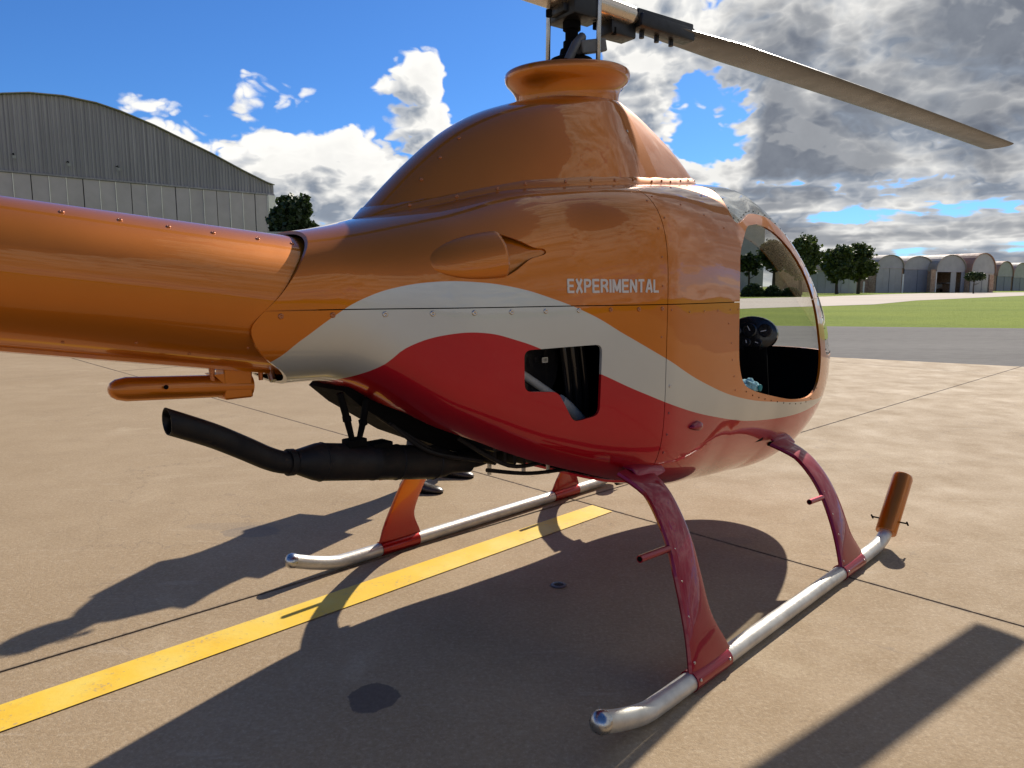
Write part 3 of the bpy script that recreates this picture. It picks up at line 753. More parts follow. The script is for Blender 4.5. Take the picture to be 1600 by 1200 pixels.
# light aircraft parked inside the open hangar
a = atY(1474, 450, 156)
ac = empty('light_aircraft', (a.x, 158, 0)); tag(ac, 'white light aircraft parked in the dark inside the open hangar', 'aircraft')
obj('fuselage', lathe([(0.05, -2.2), (0.35, -1.9), (0.55, -0.8), (0.55, 0.6), (0.25, 2.4), (0.06, 3.6)], 14, mtx=Matrix.Translation((0, 0, 1.3)) @ Matrix.Rotation(R(72), 4, 'Y')), M['aircraft'], ac, True)
obj('wing', rbox(-0.6, 0.6, -4.0, 4.0, 1.85, 1.98, 0.05), M['aircraft'], ac)
obj('tail_fin', rbox(2.6, 3.4, -0.05, 0.05, 0.9, 2.0, 0.03), M['aircraft'], ac)
for yy in (-0.9, 0.9): obj('wheel', lathe([(0.1, -0.08), (0.28, -0.08), (0.3, 0), (0.28, 0.08), (0.1, 0.08)], 14, mtx=Matrix.Translation((0.2, yy, 0.31)) @ Matrix.Rotation(R(90), 4, 'X')), M['black'], ac)

# ------------------------------------------------------------------ helicopter
# local axes: x forward, y to port, z up; w = -y is the starboard side the camera sees
HELI = empty('helicopter', (0.45, 3.2988, 0.0), R(45.4))
tag(HELI, 'orange, silver and red two-seat helicopter with a bubble nose standing on skids', 'helicopter')
ST = np.array([-1.85, -1.55, -1.2, -.8, -.35, .15, .65])
HP = {'hw': [0.1728, 0.2232, 0.3655, 0.4529, 0.5649, 0.5483, 0.5222], 'zt': [1.427, 1.463, 1.548, 1.652, 1.692, 1.745, 1.794], 'zw': [1.2584, 1.2601, 1.1662, 1.115, 1.1012, 1.0559, 1.0124], 'zb': [1.011, 1.018, 0.838, 0.648, 0.515, 0.403, 0.348], 'nu': [2.0, 2.5, 3.0, 3.5, 4.5, 3.5, 2.6], 'nl': [2.02, 2.8, 4.6, 5.2, 5.2, 3.2, 2.71], 'nn': [1.7143, 1.9885], 'sn': 1.8668, 'zn': 0.8234, 'pw': 2.0418, 'qw': 2.4584, 'pt': 1.8654, 'qt': 1.8146, 'pb': 2.3222, 'qb': 1.6214}

def pchip(xs, ys, x):
    xs = np.asarray(xs, float); ys = np.asarray(ys, float); x = np.clip(np.asarray(x, float), xs[0], xs[-1])
    h = np.diff(xs); d = np.diff(ys) / h; m = np.zeros(len(xs))
    for i in range(1, len(xs) - 1):
        if d[i - 1] * d[i] > 0:
            w1 = 2 * h[i] + h[i - 1]; w2 = h[i] + 2 * h[i - 1]; m[i] = (w1 + w2) / (w1 / d[i - 1] + w2 / d[i])
    m[0] = d[0]; m[-1] = 0
    i = np.clip(np.searchsorted(xs, x) - 1, 0, len(h) - 1); t = (x - xs[i]) / h[i]
    return ((1 + 2 * t) * (1 - t) ** 2 * ys[i] + t * (1 - t) ** 2 * h[i] * m[i] + t * t * (3 - 2 * t) * ys[i + 1] + t * t * (t - 1) * h[i] * m[i + 1])
def sec(s):
    s = np.asarray(s, float); P = HP
    hw, zt, zw, zb, nu, nl = [pchip(ST, P[k], s) for k in ('hw', 'zt', 'zw', 'zb', 'nu', 'nl')]
    t = np.clip((s - ST[-1]) / (P['sn'] - ST[-1]), 0, 1)
    f = lambda p, q: np.clip(1 - t ** p, 0, 1) ** (1 / q)
    z0 = zw + (P['zn'] - P['zw'][-1]) * t
    hw = hw * f(P['pw'], P['qw']); zt = z0 + (zt - zw) * f(P['pt'], P['qt']); zb = z0 - (zw - zb) * f(P['pb'], P['qb'])
    nu = nu + (P['nn'][0] - P['nu'][-1]) * t; nl = nl + (P['nn'][1] - P['nl'][-1]) * t
    return hw, zt, z0, zb, nu, nl
def hullW(s, z):
    hw, zt, zw, zb, nu, nl = [float(q) for q in sec(s)]
    k, n = ((z - zw) / max(zt - zw, 1e-4), nu) if z > zw else ((zw - z) / max(zw - zb, 1e-4), nl)
    return hw * max(0.0, 1 - min(k, 1) ** n) ** (1 / n)
def Fimp(s, y, z):
    hw, zt, zw, zb, nu, nl = sec(np.minimum(s, HP['sn'] - 2e-3))
    up = z > zw; hh = np.maximum(np.where(up, zt - zw, zw - zb), 1e-3); n = np.where(up, nu, nl); hw = np.maximum(hw, 1e-3)
    return (np.abs(y / hw) ** n + np.abs((z - zw) / hh) ** n) ** (1 / n)
def hullN(s, y, z):
    e = 2e-3; s, y, z = [np.asarray(q, float) for q in (s, y, z)]
    g = np.stack([Fimp(s + e, y, z) - Fimp(s - e, y, z), Fimp(s, y + e, z) - Fimp(s, y - e, z), Fimp(s, y, z + e) - Fimp(s, y, z - e)], -1)
    return g / np.maximum(np.linalg.norm(g, axis=-1, keepdims=True), 1e-9)

def hull_bm(off=0.0, ns1=92, ns2=72, na=160):
    s = np.concatenate([np.linspace(ST[0], ST[-1], ns1), ST[-1] + (HP['sn'] - ST[-1]) * np.sin(np.linspace(0, np.pi / 2, ns2))[1:-1]])
    hw, zt, zw, zb, nu, nl = sec(s)
    a = np.linspace(0, 2 * np.pi, na, endpoint=False) + 1e-4
    c, sn = np.cos(a)[None], np.sin(a)[None]
    n = np.where(sn > 0, nu[:, None], nl[:, None])
    w = np.sign(c) * np.abs(c) ** (2 / n) * hw[:, None]; k = np.sign(sn) * np.abs(sn) ** (2 / n)
    z = zw[:, None] + np.where(k > 0, k * (zt - zw)[:, None], k * (zw - zb)[:, None])
    # respace each ring evenly by arc length so the corners of the section stay smooth
    Y, Z = [], []
    for i in range(len(s)):
        tt = np.linspace(0, 2 * np.pi, 2400) ; nn = np.where(np.sin(tt) > 0, nu[i], nl[i])
        yy = np.sign(np.cos(tt)) * np.abs(np.cos(tt)) ** (2 / nn) * hw[i]; kk = np.sign(np.sin(tt)) * np.abs(np.sin(tt)) ** (2 / nn)
        zz = zw[i] + np.where(kk > 0, kk * (zt[i] - zw[i]), kk * (zw[i] - zb[i]))
        L = np.concatenate([[0], np.cumsum(np.hypot(np.diff(yy), np.diff(zz)))]); q = np.linspace(0, L[-1], na, endpoint=False)
        Y.append(np.interp(q, L, yy)); Z.append(np.interp(q, L, zz))
    Y, Z = np.array(Y), np.array(Z); S = np.broadcast_to(s[:, None], Y.shape)
    if off:
        Nn = hullN(S, Y, Z); S = S + Nn[..., 0] * off; Y = Y + Nn[..., 1] * off; Z = Z + Nn[..., 2] * off
    bm = bmesh.new()
    V = [[bm.verts.new((S[i, j], Y[i, j], Z[i, j])) for j in range(na)] for i in range(len(s))]
    for i in range(len(s) - 1):
        for j in range(na):
            k = (j + 1) % na; bm.faces.new((V[i][j], V[i][k], V[i + 1][k], V[i + 1][j]))
    tip = bm.verts.new((HP['sn'] + off, 0, HP['zn']))
    for j in range(na): bm.faces.new((V[-1][j], V[-1][(j + 1) % na], tip))
    bmesh.ops.recalc_face_normals(bm, faces=bm.faces[:])
    return bm
HULL = bpy.data.meshes.new('hull_base'); b_ = hull_bm(); b_.to_mesh(HULL); b_.free()

def catmull(pts, per=5, closed=True):
    P = [Vector(p) for p in pts]; n = len(P); o = []
    for i in range(n if closed else n - 1):
        a, b_, c_, d = (P[(i + k) % n] for k in (-1, 0, 1, 2)) if closed else (P[max(i - 1, 0)], P[i], P[i + 1], P[min(i + 2, n - 1)])
        for k in range(per):
            t_ = k / per
            o.append(0.5 * ((2 * b_) + (-a + c_) * t_ + (2 * a - 5 * b_ + 4 * c_ - d) * t_ ** 2 + (-a + 3 * b_ - 3 * c_ + d) * t_ ** 3))
    if not closed: o.append(P[-1])
    return o
def rounded(pts, r=0.02, seg=4):
    o = []; n = len(pts); P = [Vector(p) for p in pts]
    for i in range(n):
        a, b_, c_ = P[i - 1], P[i], P[(i + 1) % n]; ra = min(r, (a - b_).length * .45, (c_ - b_).length * .45)
        p0 = b_ + (a - b_).normalized() * ra; p1 = b_ + (c_ - b_).normalized() * ra
        for k in range(seg + 1):
            t_ = k / seg; o.append((1 - t_) ** 2 * p0 + 2 * t_ * (1 - t_) * b_ + t_ ** 2 * p1)
    return o

def prism(poly, y0, y1, axis='y'):
    bm = bmesh.new(); n = len(poly)
    mk = (lambda p, q: (p[0], q, p[1])) if axis == 'y' else (lambda p, q: (p[0], p[1], q))
    A = [bm.verts.new(mk(p, y0)) for p in poly]; B = [bm.verts.new(mk(p, y1)) for p in poly]
    bm.faces.new(A); bm.faces.new(B[::-1])
    for i in range(n): bm.faces.new((A[i - 1], B[i - 1], B[i], A[i]))
    bmesh.ops.recalc_face_normals(bm, faces=bm.faces[:])
    me = bpy.data.meshes.new('cutter'); bm.to_mesh(me); bm.free(); return me

def shell(name, planes, cutters, mats, parent=HELI, thick=0.009, off=0.0, base=None, ops=None, part_label=None, normals=True):
    """a panel of the hull: planes = [(co, no)] keep the side no points away from; cutters = [(mesh, op)]"""
    bm = bmesh.new()
    if base is None: bm.from_mesh(HULL)
    else: bm = base
    for co, no in planes:
        bmesh.ops.bisect_plane(bm, geom=bm.verts[:] + bm.edges[:] + bm.faces[:], plane_co=co, plane_no=no, clear_outer=True, dist=1e-5)
    me = bpy.data.meshes.new(name); bm.to_mesh(me); bm.free()
    for m_ in mats: me.materials.append(m_)
    o = bpy.data.objects.new(name, me); col.objects.link(o)
    so = o.modifiers.new('s', 'SOLIDIFY'); so.thickness = thick; so.offset = -1; so.use_rim = True
    so.material_offset = 1 if len(mats) > 1 else 0; so.material_offset_rim = 0; so.use_even_offset = False
    tmp = []
    for cm, op in cutters:
        co_ = bpy.data.objects.new('cutter', cm); col.objects.link(co_); tmp.append(co_)
        b = o.modifiers.new('b', 'BOOLEAN'); b.operation = op; b.object = co_; b.solver = 'EXACT'
    bpy.context.view_layer.update()
    dg = bpy.context.evaluated_depsgraph_get()
    res = bpy.data.meshes.new_from_object(o.evaluated_get(dg)); res.name = name
    for c_ in tmp: bpy.data.objects.remove(c_)
    o.modifiers.clear(); o.data = res
    while len(res.materials) > len(mats): res.materials.pop()
    if normals: analytic_normals(res)
    o.parent = parent
    if part_label: o['label'] = part_label
    return o

def analytic_normals(me, fn=None):
    nv = len(me.vertices); co = np.empty(nv * 3); me.vertices.foreach_get('co', co); co = co.reshape(-1, 3)
    Nn = hullN(co[:, 0], co[:, 1], co[:, 2])
    nl_ = len(me.loops); lv = np.empty(nl_, int); me.loops.foreach_get('vertex_index', lv)
    out_ = np.zeros((nl_, 3)); sm = []
    for p in me.polygons:
        fn_ = np.array(p.normal); idx = slice(p.loop_start, p.loop_start + p.loop_total)
        vn = Nn[lv[idx]]; d = vn @ fn_
        if d.mean() > 0.8: out_[idx] = vn; sm.append(True)
        elif d.mean() < -0.8: out_[idx] = -vn; sm.append(True)
        else: out_[idx] = fn_; sm.append(True)
    me.polygons.foreach_set('use_smooth', sm)
    me.normals_split_custom_set(out_.tolist())

SEAM, ZSEAM, GAP = -0.42, 1.235, 0.0016
REAR = [(-2.2, 1.9), (-1.56, 1.9), (-1.565, 1.50), (-1.585, 1.437), (-1.64, 1.363), (-1.707, 1.278), (-1.765, 1.222), (-1.787, 1.187), (-1.772, 1.144), (-1.735, 1.102), (-1.68, 1.062), (-1.62, 1.0), (-1.6, 0.8), (-2.2, 0.8)]
REAR = REAR[:2] + [tuple(p) for p in catmull(REAR[2:12], 4, closed=False)] + REAR[12:]
DOOR = catmull([(0.175, 1.45), (0.30, 1.543), (0.411, 1.567), (0.542, 1.573), (0.686, 1.535), (0.858, 1.451), (0.987, 1.338), (1.06, 1.21), (1.111, 1.062), (1.160, 0.926), (1.145, 0.80), (1.04, 0.742), (0.80, 0.752), (0.493, 0.809), (0.301, 0.853), (0.206, 0.894), (0.155, 0.974), (0.138, 1.10), (0.135, 1.24), (0.142, 1.36)], 4)
WIND = [(0.27, 1.95), (0.275, 1.72), (0.20, 1.64), (0.185, 1.575), (0.23, 1.562), (0.33, 1.588), (0.47, 1.622), (0.65, 1.618), (0.80, 1.575), (0.94, 1.505), (1.05, 1.41), (1.13, 1.30), (1.19, 1.19), (1.24, 1.05), (1.27, 0.95), (1.36, 0.925), (1.6, 0.92), (2.3, 0.92), (2.3, 1.95)]
WIND = WIND[:1] + [tuple(p) for p in catmull(WIND[1:16], 4, closed=False)] + WIND[16:]
CUT = rounded([(-1.003, 1.098), (-0.695, 1.104), (-0.700, 0.862), (-0.80, 0.845), (-0.868, 0.955), (-1.0, 0.966)], 0.026, 5)
SCO = catmull([(-1.072, 1.464), (-1.005, 1.446), (-0.945, 1.421), (-0.912, 1.418), (-0.903, 1.408), (-0.915, 1.398), (-0.965, 1.384), (-1.02, 1.35), (-1.060, 1.330), (-1.075, 1.327)], 4, closed=False)
livery2 = [M['livery'], M['cabin']]
big = 5
# open engine bay underneath the rear body
BAY = [(-1.42, -0.04), (-1.3, -0.19), (-1.1, -0.28), (-0.9, -0.335), (-0.7, -0.38), (-0.44, -0.42), (-0.44, 0.42), (-0.7, 0.38), (-0.9, 0.335), (-1.1, 0.28), (-1.3, 0.19), (-1.42, 0.04)]
bay = prism(BAY, -0.2, 1.10, 'z')
def P2(lo=None, hi=None, zlo=None, zhi=None, y=None):
    L = []
    if lo is not None: L.append(((lo + GAP, 0, 0), (-1, 0, 0)))
    if hi is not None: L.append(((hi - GAP, 0, 0), (1, 0, 0)))
    if zlo is not None: L.append(((0, 0, zlo + GAP), (0, 0, -1)))
    if zhi is not None: L.append(((0, 0, zhi - GAP), (0, 0, 1)))
    return L
ff = shell('tail_fairing', P2(None, SEAM, ZSEAM, None), [(prism(REAR, -big, big), 'DIFFERENCE'), (prism(SCO, -0.8, -0.05), 'DIFFERENCE')], livery2)
shell('side_panel', P2(None, SEAM, None, ZSEAM), [(prism(REAR, -big, big), 'DIFFERENCE'), (bay, 'DIFFERENCE'), (prism(CUT, -0.8, -0.2), 'DIFFERENCE')], livery2)
shell('cabin_shell', P2(SEAM, None, ZSEAM, None), [(prism(DOOR, -big, big), 'DIFFERENCE'), (prism(WIND, -big, big), 'DIFFERENCE')], livery2, thick=0.012)
shell('nose_shell', P2(SEAM, None, None, ZSEAM), [(prism(DOOR, -big, big), 'DIFFERENCE'), (prism(WIND, -big, big), 'DIFFERENCE')], livery2, thick=0.012)
WIN2 = [(x, z) for x, z in WIND]
cx_, cz_ = 1.0, 1.35
gb = hull_bm(-0.0015, 60, 50, 110)
WG = [(cx_ + (x - cx_) * 0.998, cz_ + (z - cz_) * 0.998) for x, z in WIND]
shell('windscreen', [((0.15, 0, 0), (-1, 0, 0)), ((0, 0, 0.86), (0, 0, -1))], [(prism(WG, -big, big), 'INTERSECT')], [M['glass']], thick=0.003, base=gb)

# rotor-mast doghouse -------------------------------------------------
COL_S, COL_Z, COL_A, COL_B = -0.321, 2.144, 0.273, 0.230
def bez(P, t):
    n = len(P) - 1; return sum((Vector(P[i]) * math.comb(n, i) * (1 - t) ** (n - i) * t ** i for i in range(n + 1)), Vector((0,) * len(P[0])))
RC = [(-1.40, 1.445), (-1.27, 1.575), (-1.12, 1.712), (-0.955, 1.838), (-0.785, 1.928), (-0.595, 1.995)]
FC = [(0.62, 1.765), (0.50, 1.845), (0.355, 1.925), (0.205, 1.985), (0.065, 2.025), (-0.068, 2.042)]
CT = [0, 0.2, 0.45, 0.7, 0.87, 1.0]
def ctr(P, t): return Vector((float(pchip(CT, [p[0] for p in P], t)), float(pchip(CT, [p[1] for p in P], t))))
def cowl_ring(t, na=96, off=0.0):
    r, f = ctr(RC, t), ctr(FC, t)
    mid = (r + f) / 2; ax = (f - r); L = ax.length / 2; ax.normalize()
    B = 0.368 * (1 - t) + COL_B * 0.82 * t; B += 0.012 * math.sin(math.pi * t)
    out_ = []
    for k in range(na):
        a = 2 * math.pi * k / na; c, s_ = math.cos(a), math.sin(a)
        q = t ** 2.6
        cap = max(0.0, 1 - abs(c) ** 22) ** (1 / 3.0)                       # slab sides, tight corners
        tap = 1 - (0.80 * abs(c) ** 1.45 if c < 0 else 0.76 * abs(c) ** 1.25)
        y = math.copysign(B, s_) * ((1 - q) * tap * cap + q * abs(s_))
        p = mid + ax * (c * L)
        z = p.y - (0.050 * (1 - t) ** 3) * (abs(y) / max(B, 1e-3)) ** 2
        out_.append((p.x, y, z))
    return out_
def cowl_part(name, keep_no, seam_s=-0.255):
    bm = bmesh.new()
    rings = [cowl_ring(t) for t in np.linspace(0, 1, 26)]
    ringstrip(bm, rings, cap=False)
    bmesh.ops.recalc_face_normals(bm, faces=bm.faces[:])
    bmesh.ops.bisect_plane(bm, geom=bm.verts[:] + bm.edges[:] + bm.faces[:], plane_co=(seam_s - 0.0012 * keep_no, 0, 0), plane_no=(keep_no, 0, 0), clear_outer=True)
    o = obj(name, bm, None, HELI)
    for p in o.data.polygons: p.use_smooth = True
    o.data.materials.append(M['orange']); o.data.materials.append(M['black'])
    return o
cowl_part('mast_cowl', 1); cowl_part('mast_cowl_front', -1)
# flared collar: neck, out to a rounded rolled lip
bm = bmesh.new(); rings = []
prof_c = [(0.87, -0.175), (0.835, -0.140), (0.825, -0.115), (0.835, -0.092), (0.865, -0.073), (0.915, -0.058), (0.968, -0.046), (1.0, -0.033), (1.010, -0.018), (1.0, -0.005), (0.975, 0.001), (0.94, 0.0), (0.90, -0.014), (0.82, -0.09)]
for k, dz in prof_c:
    rings.append([(COL_S + COL_A * k * math.cos(a), COL_B * k * math.sin(a), COL_Z + dz + 0.02 * math.cos(a)) for a in (2 * math.pi * q / 72 for q in range(72))])
ringstrip(bm, rings, cap=False)
obj('collar', bm, M['orange'], HELI, False)
for p in bpy.data.objects['collar'].data.polygons: p.use_smooth = True
bm = bmesh.new(); bm.faces.new([bm.verts.new((COL_S + COL_A * .9 * math.cos(a), COL_B * .9 * math.sin(a), COL_Z - 0.05)) for a in (2 * math.pi * q / 40 for q in range(40))])
obj('collar_floor', bm, M['black'], HELI)

# boom ------------------------------------------------------------------
def boomc(s):
    f = (-1.6 - s)
    z = 1.245 + 0.122 * f; r = 0.2014 - 0.042 * f if s > -2.7 else max(0.155 - 0.022 * (-2.7 - s), 0.09)
    return z, r
bm = bmesh.new(); rings = []
for s_ in list(np.linspace(-1.50, -2.7, 16)) + list(np.linspace(-2.9, -5.6, 12)):
    z, r = boomc(s_); ring = []
    for q in range(64):
        a = 2 * math.pi * q / 64
        ring.append((s_, math.cos(a) * r * 0.965, z + math.sin(a) * r))
    rings.append(ring)
ringstrip(bm, rings)
boom = obj('tail_boom', bm, M['orange'], HELI, True)
bm = bmesh.new()                                                          # lap seam rail under the boom and along its shoulder
for ang, wd, th in ((-98, 0.016, 0.008), (-50, 0.010, 0.0016)):
    rs = []
    for s_ in np.linspace(-1.56, -4.5, 30):
        z, r = boomc(s_); a = R(ang); u = Vector((0, -math.sin(a), math.cos(a))); nrm_ = Vector((0, math.cos(a), math.sin(a)))
        c = Vector((s_, math.cos(a) * r * .965, z + math.sin(a) * r))
        rs.append([c + u * wd - nrm_ * .004, c + u * wd + nrm_ * th, c - u * wd + nrm_ * th, c - u * wd - nrm_ * .004])
    ringstrip(bm, rs)
obj('seam_rail', bm, M['orange'], HELI)

# screws ----------------------------------------------------------------
def screw_mesh(r, h, mat):
    bm = lathe([(r * 0.98, -0.001), (r, h * 0.35), (r * 0.8, h * 0.85), (r * 0.42, h), (r * 0.38, h * 0.55), (r * 0.05, h * 0.5)], 12)
    for f in bm.faces: f.smooth = True
    me = bpy.data.meshes.new('screw'); bm.to_mesh(me); bm.free(); me.materials.append(mat); return me
SC = {k: screw_mesh(r, h, M[m_]) for k, (r, h, m_) in dict(big=(0.0085, 0.0035, 'screw'), bigo=(0.0080, 0.0035, 'screwo'), mid=(0.0058, 0.0028, 'screwo'), midm=(0.0058, 0.0028, 'screw'), small=(0.0042, 0.002, 'screwo'), smallr=(0.005, 0.002, 'screwr'), dark=(0.0034, 0.0018, 'black')).items()}
def screw(p, n, kind='mid', parent=HELI):
    o = bpy.data.objects.new('screw', SC[kind]); col.objects.link(o); o.parent = parent
    o.location = p; o.rotation_euler = Vector(n).to_track_quat('Z', 'Y').to_euler(); return o
def hull_screw(s, z, kind, side=-1):
    w = hullW(s, z); y = side * w; n = hullN(s, y, z); screw((s, y, z), n, kind)
for i, s_ in enumerate((-1.711, -1.569, -1.428, -1.302, -1.178, -1.050, -0.920, -0.788, -0.664, -0.552, -0.447)):
    hull_screw(s_, 1.220, 'big' if 1 < i < 8 else 'bigo')
for s_, z in ((-0.44, 1.60), (-0.447, 1.50), (-0.447, 1.40), (-0.447, 1.30), (-0.447, 1.12), (-0.395, 1.62), (-0.40, 1.54), (-0.398, 1.215)): hull_screw(s_, z, 'small')
hull_screw(-0.395, 0.94, 'midm')
for z in (0.84, 0.76, 0.69): hull_screw(-0.395, z, 'smallr')
for s_ in (-0.28, -0.17, -0.06, 0.05, 0.12): hull_screw(s_, 1.205, 'small')
for s_, z in ((0.04, 1.15), (0.07, 1.07), (0.085, 1.0), (0.11, 0.93), (0.13, 0.87)): hull_screw(s_, z, 'small')
for s_, z in ((-0.25, 1.6), (-0.1, 1.57), (0.05, 1.53), (0.02, 1.66), (-0.15, 1.68)): hull_screw(s_, z, 'small')
# little dark rivets along the screen edge and the sill
edge = [Vector(p) for p in WIND[1:-2]]
acc = 0; last = edge[0]
for a, b2 in zip(edge[:-1], edge[1:]):
    L_ = (b2 - a).length; k = 0.0
    while acc + 1e-9 < L_:
        p = a + (b2 - a) * (acc / L_); q = p + Vector((b2.y - a.y, -(b2.x - a.x))).normalized() * -0.012
        if hullW(q.x, q.y) > 0.05:
            for sd_ in (-1, 1): hull_screw(q.x, q.y, 'dark', sd_)
        acc += 0.060
    acc -= L_
for k in range(13):
    s_ = 0.24 + k * 0.075; z = np.interp(s_, [p.x for p in DOOR[40:72]][::-1], [p.y for p in DOOR[40:72]][::-1]) - 0.022
    hull_screw(s_, float(z), 'dark')
for k in range(18):                                                        # centreline of the glazing, over the roof
    s_ = 0.32 + k * 0.075; hw, zt = [float(q) for q in sec(s_)[:2]]; n = hullN(s_, 0.0, zt); screw((s_, 0, zt), n, 'dark')

def surf_screw_on_cowl(t, k, kind):
    ring0, ring1 = cowl_ring(t), cowl_ring(min(t + 0.04, 1)); n_ = len(ring0)
    p = Vector(ring0[k % n_]); du = Vector(ring0[(k + 1) % n_]) - Vector(ring0[(k - 1) % n_]); dv = Vector(ring1[k % n_]) - p
    n = du.cross(dv).normalized(); c = p - Vector((COL_S, 0, p.z))
    if n.dot(Vector((c.x, c.y, 0))) < 0: n = -n
    screw(p + n * 0.001, n, kind)
TS = np.linspace(0.0, 0.6, 61); RINGS = np.array([cowl_ring(t_) for t_ in TS])          # t, k, xyz
def cowl_pt(k, t_):
    f_ = t_ / 0.01; a_ = int(min(f_, 59)); return Vector(RINGS[a_, k] * (1 - (f_ - a_)) + RINGS[a_ + 1, k] * (f_ - a_))
tst = []
for k in range(96):
    F_ = Fimp(RINGS[:, k, 0], RINGS[:, k, 1], RINGS[:, k, 2]); w_ = np.where(F_ > 1.0)[0]
    tst.append(TS[w_[0]] if len(w_) else 0.0)
def cowl_n(k, t_):
    p = cowl_pt(k, t_); n = (cowl_pt((k + 1) % 96, t_) - cowl_pt((k - 1) % 96, t_)).cross(cowl_pt(k, t_ + 0.03) - p)
    n.normalize(); c_ = p - Vector((-0.4, 0, p.z)); return (n if n.dot(Vector((c_.x, c_.y * 3, 0))) > 0 else -n)
tst = [min(tst[(k - 1) % 96], tst[k], tst[(k + 1) % 96]) for k in range(96)]
bm = bmesh.new(); R3 = []
for dt, off_ in ((-0.012, 0.0030), (0.045, 0.0030), (0.049, -0.001)):
    R3.append([cowl_pt(k, max(0, tst[k] + dt)) + cowl_n(k, max(0, tst[k] + dt)) * off_ for k in range(96)])
ringstrip(bm, R3, cap=False)
fl = obj('cowl_flange', bm, M['orange'], HELI)
for p in fl.data.polygons: p.use_smooth = True
for q_ in range(14):
    k = round((2 * math.pi - math.acos(-0.90 + 1.84 * q_ / 13)) / (2 * math.pi) * 96) % 96
    t_ = tst[k] + 0.024; n = cowl_n(k, t_); screw(cowl_pt(k, t_) + n * 0.003, n, 'mid')
for t_ in (0.3, 0.45, 0.6): surf_screw_on_cowl(t_, 54, 'mid')
surf_screw_on_cowl(0.62, 75, 'midm')
for s_ in (-1.62, -1.72, -1.84, -1.95, -2.06, -2.18):
    z, r = boomc(s_); a = R(180 - 58); n = Vector((0, math.cos(a) * .9, math.sin(a))).normalized()
    screw((s_, math.cos(a) * r * .965, z + math.sin(a) * r), n, 'mid')
for s_, a_ in ((-1.70, 232), (-1.78, 222), (-1.92, 236), (-2.05, 228), (-2.2, 236), (-1.85, 246)):
    z, r = boomc(s_); a = R(a_); n = Vector((0, math.cos(a) * .9, math.sin(a))).normalized()
    screw((s_, math.cos(a) * r * .965, z + math.sin(a) * r), n, 'small')

# air scoop: bulge behind, sunken ramp in front
def patch(name, f, nu_=28, nv_=20, mat=M['orange']):
    bm = bmesh.new(); V = [[bm.verts.new(f(i / nu_, j / nv_)) for j in range(nv_ + 1)] for i in range(nu_ + 1)]
    for i in range(nu_):
        for j in range(nv_):
            try: bm.faces.new((V[i][j], V[i + 1][j], V[i + 1][j + 1], V[i][j + 1]))
            except ValueError: pass
    for f_ in bm.faces: f_.smooth = True
    me = bpy.data.meshes.new(name); bm.to_mesh(me); bm.free(); me.materials.append(mat)
    o = bpy.data.objects.new(name, me); col.objects.link(o); o.parent = HELI; return o
def bulge(u, v):
    s_ = -1.300 + (1.300 - 1.066) * u; hz = 0.073 * math.sqrt(max(0.0, 1 - (1 - u) ** 2.2)); zc = 1.368 + 0.030 * u
    z = zc + hz * (2 * v - 1); e = max(0.0, 1 - (2 * v - 1) ** 2) ** 0.5
    return (s_, -(hullW(s_, z) - 0.004 + 0.034 * e * u ** 0.55), z)
bo = patch('air_scoop', bulge)
so = bo.modifiers.new('s', 'SOLIDIFY'); so.thickness = 0.004; so.offset = -1
def ramp(u, v):
    s_ = -1.10 + (1.10 - 0.895) * u; z = 1.295 + (1.485 - 1.295) * v
    return (s_, -(hullW(s_, z) - 0.006 - 0.034 * (1 - u) ** 0.9), z)
ro = patch('scoop_ramp', ramp)

# position lamp, round cover marks
lp = Vector((-0.195, -hullW(-0.195, 0.766), 0.766)); ln = Vector(hullN(*lp)).normalized()
q = ln.to_track_quat('Z', 'X').to_matrix().to_4x4()
bm = bmesh.new(); rings = []
for k, h in ((1, 0.0), (0.97, 0.008), (0.82, 0.016), (0.5, 0.021), (0.1, 0.023)):
    rings.append([lp + Vector((math.cos(a) * 0.042 * k * (1.25 if math.cos(a) < 0 else 0.8), 0, 0)) + ln * h + Vector((0, 0, math.sin(a) * 0.019 * k * (1 - 0.35 * max(0, -math.cos(a))))) for a in (2 * math.pi * i / 28 for i in range(28))])
ringstrip(bm, rings); obj('position_lamp', bm, M['legred'], HELI, True)

# lettering --------------------------------------------------------------
GLY = {'E': (0.56, [[(0, 0), (0, 1)], [(0, 1), (.56, 1)], [(0, .5), (.5, .5)], [(0, 0), (.56, 0)]]), 'X': (0.62, [[(.02, -.06), (.60, 1.06)], [(.02, 1.06), (.60, -.06)]]),
       'P': (0.58, [[(0, 0), (0, 1)], [(0, 1), (.33, 1), (.48, .95), (.56, .84), (.56, .68), (.48, .55), (.33, .47), (0, .47)]]),
       'R': (0.62, [[(0, 0), (0, 1)], [(0, 1), (.33, 1), (.48, .95), (.56, .84), (.56, .70), (.48, .58), (.33, .50), (0, .50)], [(.30, .48), (.44, .40), (.60, 0)]]),
       'I': (0.0, [[(0, 0), (0, 1)]]), 'M': (0.68, [[(0, 0), (0, 1)], [(.68, 0), (.68, 1)], [(.03, .97), (.34, .08)], [(.34, .08), (.65, .97)]]),
       'N': (0.58, [[(0, 0), (0, 1)], [(.58, 0), (.58, 1)], [(.02, .97), (.56, .03)]]), 'T': (0.56, [[(.28, 0), (.28, 1)], [(0, 1), (.56, 1)]]),
       'A': (0.64, [[(.0, -.06), (.29, 1.07)], [(.35, 1.07), (.64, -.06)], [(.12, .28), (.52, .28)]]), 'L': (0.50, [[(0, 0), (0, 1)], [(0, 0), (.50, 0)]])}
bm = bmesh.new(); cx = 0.0; strokes = []
for ch_ in 'EXPERIMENTAL':
    w_, st_ = GLY[ch_]
    for q_, pl_ in enumerate(st_): strokes.append(([(cx + a, 0.085 + b_ * 0.83) for a, b_ in pl_], q_))
    cx += w_ + 0.31
tot = cx - 0.31
